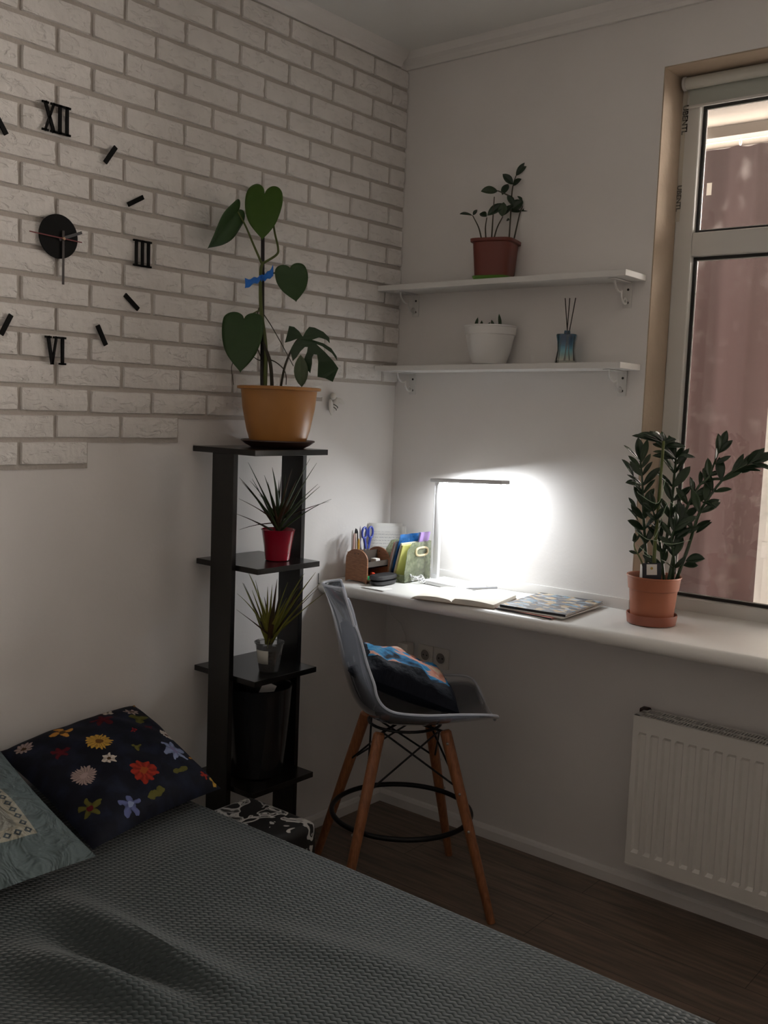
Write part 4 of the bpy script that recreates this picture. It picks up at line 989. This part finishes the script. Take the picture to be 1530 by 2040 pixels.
for i in range(4):
    lgm = MB().tube([legp(i,.002), legp(i,.15), legp(i,.45), legp(i,.585), legp(i,.592)], [.0135,.0155,.0185,.019,.013], 16)
    lgo = build('leg', lgm, M_leg, ch)
    for z in (.285,.40,.555):
        a = la + i*PI/2; o_ = Vector((math.cos(a), math.sin(a), 0)); t_ = Vector((-o_.y, o_.x, 0))
        build('bolt', MB().ball(legp(i,z) + (o_*.4+t_*(-.9)).normalized()*.0175, .0048, 8), M_bolt, lgo)
for i in range(4):      # crossed wire braces between neighbouring legs
    for (a, b) in ((i, (i+1) % 4), ((i+1) % 4, i)):
        build('brace', MB().tube([legp(a,.585)*.85 + Vector((CX,CY,.585))*.15, legp(b,.41)], .0034, 8), M_met, ch)
build('mount_ring', MB().tube([cpt(.12*math.cos(t), .12*math.sin(t), .592) for t in [2*PI*i/32 for i in range(32)]], .005, 8, closed=True), M_met, ch)
for i in range(4): build('mount_bar', MB().tube([legp(i,.585), Vector((CX,CY,.598))], .0045, 8), M_met, ch)
ZR = .285
build('foot_ring', MB().tube([(CX + .232*math.cos(t), CY + .232*math.sin(t), ZR) for t in [2*PI*i/64 for i in range(64)]], .0085, 10, closed=True), M_met, ch)
# cushion on the seat
def pillow_mb(c00, c10, c11, c01, h, up, nu=28, nv=28, pinch=.06, pw=.42, wr=.004, seed=1, flat=0.35):
    c00, c10, c11, c01 = map(Vector, (c00, c10, c11, c01)); up = Vector(up).normalized(); mb = MB(); r = random.Random(seed)
    ph = [r.uniform(0, 6) for _ in range(6)]
    def base(u, v):
        uu = u + pinch*math.sin(2*PI*u)*0; 
        p = c00*(1-u)*(1-v) + c10*u*(1-v) + c11*u*v + c01*(1-u)*v
        cen = (c00+c10+c11+c01)/4
        e = pinch*(math.sin(PI*u)*(abs(v-.5)*2)**3 + math.sin(PI*v)*(abs(u-.5)*2)**3)
        return p.lerp(cen, e)
    for sgn in (1, -1):
        def f(u, v, sgn=sgn):
            b_ = max(0, math.sin(PI*u)*math.sin(PI*v))**pw
            wrn = wr*b_*(math.sin(19*u+7*v+ph[0]) + math.sin(11*v-15*u+ph[1]) + .7*math.sin(31*u+23*v+ph[2]))*min(1, 3*(abs(u-.5)+abs(v-.5)))
            return base(u, v) + up*((h*(1 if sgn > 0 else flat))*b_*sgn + wrn*(sgn > 0))
        mb.grid(f, nu, nv, flip=sgn < 0)
    return mb
def cushion_mat():
    ma = bpy.data.materials.new('printed_velvet'); ma.use_nodes = True; nt = ma.node_tree; b = nt.nodes['Principled BSDF']; b.inputs['Roughness'].default_value = .7; b.inputs['Specular IOR Level'].default_value = .12
    tc = nt.nodes.new('ShaderNodeTexCoord'); n = nt.nodes.new('ShaderNodeTexNoise'); n.inputs['Scale'].default_value = 3.2; n.inputs['Detail'].default_value = 2.5; n.inputs['Distortion'].default_value = .9
    nt.links.new(tc.outputs['UV'], n.inputs['Vector'])
    sp = nt.nodes.new('ShaderNodeSeparateXYZ'); nt.links.new(tc.outputs['UV'], sp.inputs[0])
    r = nt.nodes.new('ShaderNodeValToRGB'); r.color_ramp.interpolation = 'LINEAR'
    els = r.color_ramp.elements; els[0].position = .36; els[0].color = (.008,.012,.022,1); els[1].position = .66; els[1].color = (.60,.50,.34,1)
    for p_, c_ in ((.42,(.03,.20,.42)), (.47,(.06,.26,.45)), (.49,(.62,.32,.24)), (.56,(.55,.22,.16)), (.60,(.66,.45,.36))): e = els.new(p_); e.color = (*c_,1)
    nt.links.new(n.outputs[0], r.inputs[0])
    # the print fills the middle of the cushion; dark border around it
    def mth(op, a, bb):
        k = nt.nodes.new('ShaderNodeMath'); k.operation = op
        for i, x in enumerate((a, bb)):
            if isinstance(x, (int, float)): k.inputs[i].default_value = x
            else: nt.links.new(x, k.inputs[i])
        return k.outputs[0]
    du = mth('ABSOLUTE', mth('SUBTRACT', sp.outputs[0], .52), 0); dv = mth('ABSOLUTE', mth('SUBTRACT', sp.outputs[1], .60), 0)
    msk = mth('LESS_THAN', mth('ADD', mth('MAXIMUM', du, dv), mth('MULTIPLY', n.outputs[0], .18)), .46)
    mx = nt.nodes.new('ShaderNodeMix'); mx.data_type = 'RGBA'; mx.inputs[6].default_value = (.007,.009,.015,1); nt.links.new(msk, mx.inputs[0]); nt.links.new(r.outputs[0], mx.inputs[7]); nt.links.new(mx.outputs[2], b.inputs['Base Color'])
    n2 = nt.nodes.new('ShaderNodeTexNoise'); n2.inputs['Scale'].default_value = 9; n2.inputs['Detail'].default_value = 3; nt.links.new(tc.outputs['UV'], n2.inputs['Vector'])
    bu = nt.nodes.new('ShaderNodeBump'); bu.inputs['Strength'].default_value = .5; bu.inputs['Distance'].default_value = .02; nt.links.new(n2.outputs[0], bu.inputs['Height']); nt.links.new(bu.outputs[0], b.inputs['Normal'])
    return ma
cq = pillow_mb(cpt(-.205,-.160,.800), cpt(.155,-.160,.668), cpt(.155,.160,.668), cpt(-.205,.160,.800), .082, (fd*.30 + Vector((0,0,1))), wr=.006, flat=.60, seed=4, pw=.34)
for i_ in range(len(cq.f)//2, len(cq.f)): cq.uv[i_] = [(0,0)]*4
build('seat_cushion', cq, cushion_mat(), label='dark navy cushion with a colourful print lying on the clear chair', cat='cushion')

# ------------------------------------------------------------------ bed
BZ = .497; BY = -1.336; BX1 = 2.10; BYE = -2.98
bed = thing('bed', (1.05, -2.15, 0), 'low bed against the brick wall under a dark green spread', 'bed')
M_bedf = mat('dark_bed_frame', (.02,.018,.016), .5)
build('base', MB().box(.03, BX1-.03, BYE+.02, BY-.03, .08, .26), M_bedf, bed, bevel=.005)
build('mattress', MB().box(.025, BX1-.02, BYE+.015, BY-.022, .26, BZ-.030), mat('mattress_cloth', (.4,.4,.38), .9), bed, bevel=.03, seg=3)
for x in (.1, BX1-.12):
    for y in (BYE+.1, BY-.12): build('leg', MB().box(x-.03,x+.03,y-.03,y+.03,.0,.08), M_bedf, bed, smooth=False)
def spread_mat():
    ma = bpy.data.materials.new('dark_green_woven_spread'); ma.use_nodes = True; nt = ma.node_tree; b = nt.nodes['Principled BSDF']
    b.inputs['Roughness'].default_value = .6; b.inputs['Sheen Weight'].default_value = .25; b.inputs['Sheen Roughness'].default_value = .4
    tc = nt.nodes.new('ShaderNodeTexCoord'); sp = nt.nodes.new('ShaderNodeSeparateXYZ'); nt.links.new(tc.outputs['UV'], sp.inputs[0])
    def mth(op, a, bb=0, c=0):
        k = nt.nodes.new('ShaderNodeMath'); k.operation = op
        for i, x in enumerate((a, bb, c)):
            if isinstance(x, (int, float)): k.inputs[i].default_value = x
            else: nt.links.new(x, k.inputs[i])
        return k.outputs[0]
    # uv is in metres: rows of small arcs
    xx, yy = sp.outputs[0], sp.outputs[1]
    wob = mth('MULTIPLY', mth('SINE', mth('MULTIPLY', xx, 2*PI/.017)), .0022)
    rowp = mth('MULTIPLY', mth('ADD', yy, wob), PI/.0120)
    ridge = mth('POWER', mth('ABSOLUTE', mth('SINE', rowp)), .7)
    dash = mth('MULTIPLY_ADD', mth('SINE', mth('MULTIPLY_ADD', xx, 2*PI/.017, 1.2)), .30, .70)
    h = mth('MULTIPLY', ridge, dash)
    bu = nt.nodes.new('ShaderNodeBump'); bu.inputs['Strength'].default_value = .55; bu.inputs['Distance'].default_value = .0045; nt.links.new(h, bu.inputs['Height']); nt.links.new(bu.outputs[0], b.inputs['Normal'])
    mx = nt.nodes.new('ShaderNodeMix'); mx.data_type = 'RGBA'; mx.inputs[6].default_value = (.0125,.0225,.0240,1); mx.inputs[7].default_value = (.0195,.0345,.0370,1)
    nt.links.new(h, mx.inputs[0]); nt.links.new(mx.outputs[2], b.inputs['Base Color']); return ma
def prof_y(s):      # s metres across the bed from the window side: rises over the edge, runs over the top
    drop = .18; r = .035
    if s < drop: return BY, BZ - r - (drop - s)
    a = (s-drop)/r
    if a < PI/2: return BY - r + r*math.cos(a), BZ - r + r*math.sin(a)
    return BY - r - (s - drop - r*PI/2), BZ
SL = .18 + .035*PI/2 + (BY-.035-BYE); XL = BX1
def sp_pt(u, v):
    s = v*SL; x = .012 + u*(XL-.012); y, z = prof_y(s)
    xo = x
    if z >= BZ - .002:
        k = min(1, max(0, (BY-.06-y)/.12))
        z += .004 + k*(.007*math.sin(x*3.1+y*5) + .005*math.sin(x*9-y*4+1))
        for (ax, ay, bx, by, wdt, hh) in ((.66,-1.93,1.20,-1.90,.040,.034), (.78,-2.10,1.15,-2.02,.045,.040), (.70,-2.02,1.18,-1.96,.03,-.014), (.80,-2.40,1.25,-2.9,.05,.022), (1.0,-1.75,1.5,-1.60,.05,.010), (.55,-1.45,.75,-1.75,.05,.010)):
            dx, dy = bx-ax, by-ay; L2 = dx*dx+dy*dy; t = max(0, min(1, ((x-ax)*dx+(y-ay)*dy)/L2)); d = math.hypot(x-ax-t*dx, y-ay-t*dy)
            z += k*hh*math.exp(-(d/wdt)**2)*math.sin(PI*(.1+.8*t))
    return Vector((xo, y, z)), (x, s)
spm = MB(); NU, NV = 120, 100; vs = []; uv = []
for j in range(NV+1):
    for i in range(NU+1):
        vv_ = j/NV
        # denser rows at the edge
        s_ = (j/20)*.26/SL if j <= 20 else .26/SL + (j-20)/(NV-20)*(1-.26/SL)
        p, t = sp_pt(i/NU, s_); vs.append(p); uv.append(t)
spm.add(vs, [(j*(NU+1)+i, j*(NU+1)+i+1, (j+1)*(NU+1)+i+1, (j+1)*(NU+1)+i) for j in range(NV) for i in range(NU)], uv)
build('bedspread', spm, spread_mat(), label='dark grey-green ribbed bedspread covering the bed', cat='bedspread', solid=.006)

# floral pillow (print: flat flowers)
def flower_mat(flowers, ground):
    ma = bpy.data.materials.new('floral_print'); ma.use_nodes = True; nt = ma.node_tree; b = nt.nodes['Principled BSDF']; b.inputs['Roughness'].default_value = .75; b.inputs['Specular IOR Level'].default_value = .12
    tc = nt.nodes.new('ShaderNodeTexCoord')
    def mth(op, a, bb=0, c=0):
        k = nt.nodes.new('ShaderNodeMath'); k.operation = op
        for i, x in enumerate((a, bb, c)):
            if isinstance(x, (int, float)): k.inputs[i].default_value = x
            else: nt.links.new(x, k.inputs[i])
        return k.outputs[0]
    nz = nt.nodes.new('ShaderNodeTexNoise'); nz.inputs['Scale'].default_value = 7; nz.inputs['Detail'].default_value = 3; nt.links.new(tc.outputs['UV'], nz.inputs['Vector'])
    r = nt.nodes.new('ShaderNodeValToRGB'); els = r.color_ramp.elements; els[0].position = .45; els[0].color = (*ground,1); els[1].position = .72; els[1].color = (.012,.016,.035,1)
    nt.links.new(nz.outputs[0], r.inputs[0]); cur = r.outputs[0]
    n9 = nt.nodes.new('ShaderNodeTexNoise'); n9.inputs['Scale'].default_value = 13; n9.inputs['Detail'].default_value = 2; nt.links.new(tc.outputs['UV'], n9.inputs['Vector'])
    vm = nt.nodes.new('ShaderNodeVectorMath'); vm.operation = 'MULTIPLY_ADD'; vm.inputs[1].default_value = (.07,.07,0); nt.links.new(n9.outputs['Color'], vm.inputs[0])
    v2 = nt.nodes.new('ShaderNodeVectorMath'); v2.operation = 'SUBTRACT'; v2.inputs[1].default_value = (.035,.035,0); nt.links.new(tc.outputs['UV'], v2.inputs[0]); nt.links.new(v2.outputs[0], vm.inputs[2])
    sp = nt.nodes.new('ShaderNodeSeparateXYZ'); nt.links.new(vm.outputs[0], sp.inputs[0])
    for (u, v, rad, n, amp, col, cc) in flowers:
        x = mth('SUBTRACT', sp.outputs[0], u); y = mth('SUBTRACT', sp.outputs[1], v)
        d = mth('SQRT', mth('ADD', mth('MULTIPLY', x, x), mth('MULTIPLY', y, y)))
        an = mth('ARCTAN2', y, x); ps_ = mth('COSINE', mth('MULTIPLY', an, n))
        rr_ = mth('MULTIPLY_ADD', ps_, rad*amp, rad*(1-amp)); mk = mth('LESS_THAN', d, rr_); ck = mth('LESS_THAN', d, rad*.28)
        sh = mth('MULTIPLY_ADD', ps_, .22, .78)
        mc = nt.nodes.new('ShaderNodeMix'); mc.data_type = 'RGBA'; mc.blend_type = 'MULTIPLY'; mc.inputs[0].default_value = 1; mc.inputs[6].default_value = (*col,1)
        cb = nt.nodes.new('ShaderNodeCombineColor'); [nt.links.new(sh, cb.inputs[i]) for i in range(3)]; nt.links.new(cb.outputs[0], mc.inputs[7])
        m1 = nt.nodes.new('ShaderNodeMix'); m1.data_type = 'RGBA'; nt.links.new(mk, m1.inputs[0]); nt.links.new(cur, m1.inputs[6]); nt.links.new(mc.outputs[2], m1.inputs[7])
        m2 = nt.nodes.new('ShaderNodeMix'); m2.data_type = 'RGBA'; nt.links.new(ck, m2.inputs[0]); nt.links.new(m1.outputs[2], m2.inputs[6]); m2.inputs[7].default_value = (*cc,1)
        cur = m2.outputs[2]
    nt.links.new(cur, b.inputs['Base Color']); return ma
WHT, YEL, RED, BLU, ORG, OLV, PNK, DRD = (.62,.55,.48), (.50,.29,.05), (.30,.025,.013), (.20,.24,.38), (.48,.22,.04), (.10,.095,.018), (.36,.27,.25), (.085,.005,.010)
BRN = (.06,.03,.01)
flw = [(.430,.602,.085,16,.10,YEL,(.12,.05,.01)), (.393,.432,.048,6,.15,WHT,BRN), (.198,.413,.080,22,.10,PNK,PNK), (.517,.248,.092,9,.12,RED,(.25,.06,.01)), (.839,.337,.098,6,.20,BLU,(.16,.14,.25)), (.932,.526,.060,12,.10,WHT,BRN),
 (.719,.932,.050,5,.15,WHT,BRN), (.325,.849,.080,4,.35,ORG,BRN), (.848,.756,.075,3,.25,OLV,OLV), (.598,.813,.075,5,.25,DRD,DRD), (.869,.863,.055,7,.2,PNK,BRN), (.098,.885,.055,10,.15,PNK,BRN), (.311,.087,.075,5,.3,(.10,.12,.26),BLU),
 (.760,.175,.060,2,.45,OLV,OLV), (.204,.671,.060,5,.3,DRD,DRD), (.834,.625,.035,4,.3,DRD,DRD), (.702,.618,.026,4,.3,(.22,.01,.015),DRD), (.923,.095,.040,4,.3,RED,RED), (.975,.04,.03,3,.3,YEL,YEL), (.971,.258,.040,4,.3,ORG,ORG), (.501,.085,.06,2,.45,OLV,OLV), (.985,.97,.05,5,.2,ORG,ORG), (.10,.20,.07,5,.3,OLV,DRD), (.61,.45,.03,3,.3,OLV,OLV)]
fpm = pillow_mb((.555,-1.775,.537), (.475,-1.300,.535), (.035,-1.270,.672), (.045,-1.735,.638), .075, (.32,0,1), wr=.003, seed=9, pinch=.05, pw=.38)
build('floral_pillow', fpm, flower_mat(flw, (.006,.007,.013)), label='dark navy pillow with a bright flower print leaning on the wall', cat='pillow')
def blue_mat():
    ma = bpy.data.materials.new('blue_grey_pillowcase'); ma.use_nodes = True; nt = ma.node_tree; b = nt.nodes['Principled BSDF']; b.inputs['Roughness'].default_value = .8
    tc = nt.nodes.new('ShaderNodeTexCoord'); sp = nt.nodes.new('ShaderNodeSeparateXYZ'); nt.links.new(tc.outputs['UV'], sp.inputs[0])
    def mth(op, a, bb=0, c=0):
        k = nt.nodes.new('ShaderNodeMath'); k.operation = op
        for i, x in enumerate((a, bb, c)):
            if isinstance(x, (int, float)): k.inputs[i].default_value = x
            else: nt.links.new(x, k.inputs[i])
        return k.outputs[0]
    U, V = sp.outputs[0], sp.outputs[1]
    du = mth('MINIMUM', U, mth('SUBTRACT', 1, U)); dv = mth('MINIMUM', V, mth('SUBTRACT', 1, V)); mm = mth('MINIMUM', du, dv)
    sel = mth('LESS_THAN', du, dv); along = mth('ADD', mth('MULTIPLY', sel, V), mth('MULTIPLY', mth('SUBTRACT', 1, sel), U))
    s = mth('ABSOLUTE', mth('SUBTRACT', mth('FRACT', mth('MULTIPLY', along, 21)), .5)); t = mth('ABSOLUTE', mth('DIVIDE', mth('SUBTRACT', mm, .215), .020))
    dd = mth('ADD', mth('MULTIPLY', s, 2.4), t); dia = mth('MULTIPLY', mth('LESS_THAN', dd, 1), mth('GREATER_THAN', dd, .42))
    nz = nt.nodes.new('ShaderNodeTexNoise'); nz.inputs['Scale'].default_value = 60; mp = nt.nodes.new('ShaderNodeMapping'); mp.inputs['Scale'].default_value = (1,12,1); nt.links.new(tc.outputs['UV'], mp.inputs[0]); nt.links.new(mp.outputs[0], nz.inputs['Vector'])
    bl = nt.nodes.new('ShaderNodeMix'); bl.data_type = 'RGBA'; bl.inputs[6].default_value = (.045,.066,.070,1); bl.inputs[7].default_value = (.10,.138,.143,1); nt.links.new(nz.outputs[0], bl.inputs[0])
    m1 = nt.nodes.new('ShaderNodeMix'); m1.data_type = 'RGBA'; nt.links.new(mth('GREATER_THAN', mm, .185), m1.inputs[0]); nt.links.new(bl.outputs[2], m1.inputs[6]); m1.inputs[7].default_value = (.26,.25,.20,1)
    m2 = nt.nodes.new('ShaderNodeMix'); m2.data_type = 'RGBA'; nt.links.new(mth('GREATER_THAN', mm, .25), m2.inputs[0]); nt.links.new(m1.outputs[2], m2.inputs[6]); m2.inputs[7].default_value = (.20,.205,.18,1)
    m3 = nt.nodes.new('ShaderNodeMix'); m3.data_type = 'RGBA'; nt.links.new(dia, m3.inputs[0]); nt.links.new(m2.outputs[2], m3.inputs[6]); m3.inputs[7].default_value = (.03,.045,.055,1)
    nt.links.new(m3.outputs[2], b.inputs['Base Color'])
    n4 = nt.nodes.new('ShaderNodeTexNoise'); n4.inputs['Scale'].default_value = 6; n4.inputs['Detail'].default_value = 3; n4.inputs['Distortion'].default_value = 1.5; nt.links.new(tc.outputs['UV'], n4.inputs['Vector'])
    bu = nt.nodes.new('ShaderNodeBump'); bu.inputs['Strength'].default_value = .8; bu.inputs['Distance'].default_value = .05; nt.links.new(n4.outputs[0], bu.inputs['Height']); nt.links.new(bu.outputs[0], b.inputs['Normal']); return ma
bpm = pillow_mb((.625,-2.36,.552), (.605,-1.800,.545), (.060,-1.750,.672), (.055,-2.36,.690), .060, (.28,0,1), wr=.003, seed=12, pinch=.03, pw=.5)
build('blue_pillow', bpm, blue_mat(), label='blue-grey pillow with a diamond border in front of the flower pillow', cat='pillow')
# patterned pouf between bed and stand
def pouf_mat():
    ma = bpy.data.materials.new('black_white_print'); ma.use_nodes = True; nt = ma.node_tree; b = nt.nodes['Principled BSDF']; b.inputs['Roughness'].default_value = .6
    tc = nt.nodes.new('ShaderNodeTexCoord'); n = nt.nodes.new('ShaderNodeTexNoise'); n.inputs['Scale'].default_value = 11; n.inputs['Detail'].default_value = 1.5; n.inputs['Distortion'].default_value = 2.2
    nt.links.new(tc.outputs['Object'], n.inputs['Vector']); r = nt.nodes.new('ShaderNodeValToRGB'); r.color_ramp.interpolation = 'CONSTANT'
    els = r.color_ramp.elements; els[0].color = (.008,.008,.009,1); els[1].position = .53; els[1].color = (.55,.55,.54,1); e = els.new(.61); e.color = (.01,.01,.011,1); e = els.new(.63); e.color = (.42,.42,.42,1); e = els.new(.655); e.color = (.01,.01,.01,1)
    nt.links.new(n.outputs[0], r.inputs[0]); nt.links.new(r.outputs[0], b.inputs['Base Color']); return ma
build('storage_pouf', MB().box(.325,.620,-1.29,-1.045,.001,.405), pouf_mat(), label='black and white patterned fabric pouf between bed and stand', cat='pouf', bevel=.025, seg=4)

# ------------------------------------------------------------------ wall clock (stuck-on numerals and markers)
ck = thing('wall_clock', (.016, -1.53, 2.053), 'large black stick-on wall clock on the white brick wall', 'wall clock')
M_clk = mat('black_foam', (.006,.006,.006), .7, spec=.15)
X0 = .0175
def bar(mb, y0, z0, y1, z1, wd, x0=X0, th=.005):
    a, b = Vector((0,y0,z0)), Vector((0,y1,z1)); d = (b-a).normalized(); n = Vector((0,-d.z,d.y))*wd/2
    q4 = [a-n, b-n, b+n, a+n]; mb.add([Vector((x0,p.y,p.z)) for p in q4] + [Vector((x0+th,p.y,p.z)) for p in q4], [(3,2,1,0),(4,5,6,7),(0,1,5,4),(1,2,6,5),(2,3,7,6),(3,0,4,7)])
build('face_disc', MB().lathe([(.002,0),(.060,0),(.060,.004),(.0005,.004)], (X0, -1.533, 2.055), 48, MX), M_clk, ck)
def numeral(text, yc, zc_):
    H = .078; mb = MB(); wds = {'I': .022, 'X': .042, 'V': .042}; tot = sum(wds[c] for c in text); y = yc - tot/2
    for c in text:
        w2 = wds[c]; cy = y + w2/2; zt_, zb_ = zc_ + H/2, zc_ - H/2
        if c == 'I':
            bar(mb, cy, zt_, cy, zb_, .009); 
            for z in (zt_-.003, zb_+.003): bar(mb, cy-w2/2, z, cy+w2/2, z, .0055)
        if c == 'X':
            bar(mb, y+.007, zt_, y+w2-.007, zb_, .009); bar(mb, y+w2-.007, zt_, y+.007, zb_, .0055)
            for yy in (y+.008, y+w2-.008):
                for z in (zt_-.003, zb_+.003): bar(mb, yy-.010, z, yy+.010, z, .0055)
        if c == 'V':
            bar(mb, y+.008, zt_, cy, zb_, .009); bar(mb, y+w2-.008, zt_, cy, zb_, .006)
            for yy in (y+.008, y+w2-.008): bar(mb, yy-.010, zt_-.003, yy+.010, zt_-.003, .0055)
        y += w2
    return build('numeral', mb, M_clk, ck, smooth=False)
numeral('XII', -1.540, 2.368); numeral('III', -1.250, 2.048); numeral('VI', -1.540, 1.742); numeral('IX', -1.835, 2.055)
for (y, z, a) in ((-1.366,2.310,55), (-1.277,2.197,30), (-1.287,1.902,-38), (-1.390,1.796,-62), (-1.690,1.800,62), (-1.795,1.90,36), (-1.795,2.20,-32), (-1.706,2.318,-56)):
    mb = MB(); c, s_ = math.cos(math.radians(a))*.031, math.sin(math.radians(a))*.031; bar(mb, y-c, z-s_, y+c, z+s_, .013); build('hour_marker', mb, M_clk, ck, smooth=False)
yc0, zc0 = -1.522, 2.050
mb = MB(); bar(mb, yc0, zc0+.022, yc0, zc0-.125, .007, .026, .001); build('minute_hand', mb, mat('dark_brown_hand', (.030,.020,.018), .4), ck, smooth=False)
mb = MB(); bar(mb, yc0-.012, zc0-.004, yc0+.060, zc0+.026, .008, .0245, .001); build('hour_hand', mb, mat('grey_hand', (.05,.05,.055), .35), ck, smooth=False)
mb = MB(); bar(mb, yc0-.105, zc0+.004, yc0+.058, zc0-.002, .0030, .028, .0008); build('second_hand', mb, mat('dark_red_hand', (.16,.008,.010), .4), ck, smooth=False)
build('hub', MB().lathe([(.005,0),(.005,.008),(.003,.010)], (.0215, yc0, zc0), 16, MX), mat('brass', (.45,.30,.2), .3, 1), ck)

# ------------------------------------------------------------------ small wall ornament and hook
bo = Vector((.014, -.372, 1.622))
be = thing('bee_ornament', bo - Vector((0,0,.035)), 'small white plaster bee ornament stuck on the white wall', 'ornament')
M_plas = mat('white_plaster', (.74,.72,.68), .6)
Mbe = Matrix.Rotation(-.5, 3, 'X')
build('body', MB().ball(bo, (.013,.016,.032), 16, Mbe), M_plas, be)
build('head', MB().ball(bo + Vector((.004,-.012,.032)), (.011,.012,.012), 14), M_plas, be)
build('wing', MB().ball(bo + Vector((.006,-.024,-.008)), (.006,.012,.030), 14, Matrix.Rotation(.15,3,'X')), M_plas, be)
build('wing', MB().ball(bo + Vector((.006,.026,.016)), (.005,.024,.009), 14, Matrix.Rotation(-.35,3,'X')), M_plas, be)
for k in (-.004, -.014):
    pts = []
    for i in range(9):
        a = -1.2 + 2.4*i/8; loc = Vector((.0135*math.cos(a), .0165*math.sin(a), 0))*math.sqrt(max(.1, 1-(k/.032)**2)); loc.z = k; pts.append(bo + Mbe @ loc)
    build('stripe', MB().tube(pts, .0016, 6), M_black, be)
hk = MB().tube([(.004,-.418,.994),(.004,-.418,.955),(.004,-.372,.950)], .0014, 6)
build('wire_corner', hk, M_black, label='thin black L-shaped wire on the wall at the sill end', cat='wire')

# look-alikes belong together
for base, g in (('wall_shelf','white shelves above the desk'), ('pen','pens at the desk'), ('notebook','notebooks in the file basket'), ('paper_sheet','loose paper on the desk'), ('magazine','pile of magazines on the desk'), ('spiky_plant','spiky plants on the stand'), ('plant_saucer','saucers under the big plants')):
    for o in bpy.data.objects:
        if o.parent is None and (o.name == base or o.name.startswith(base + '.')): o['group'] = g
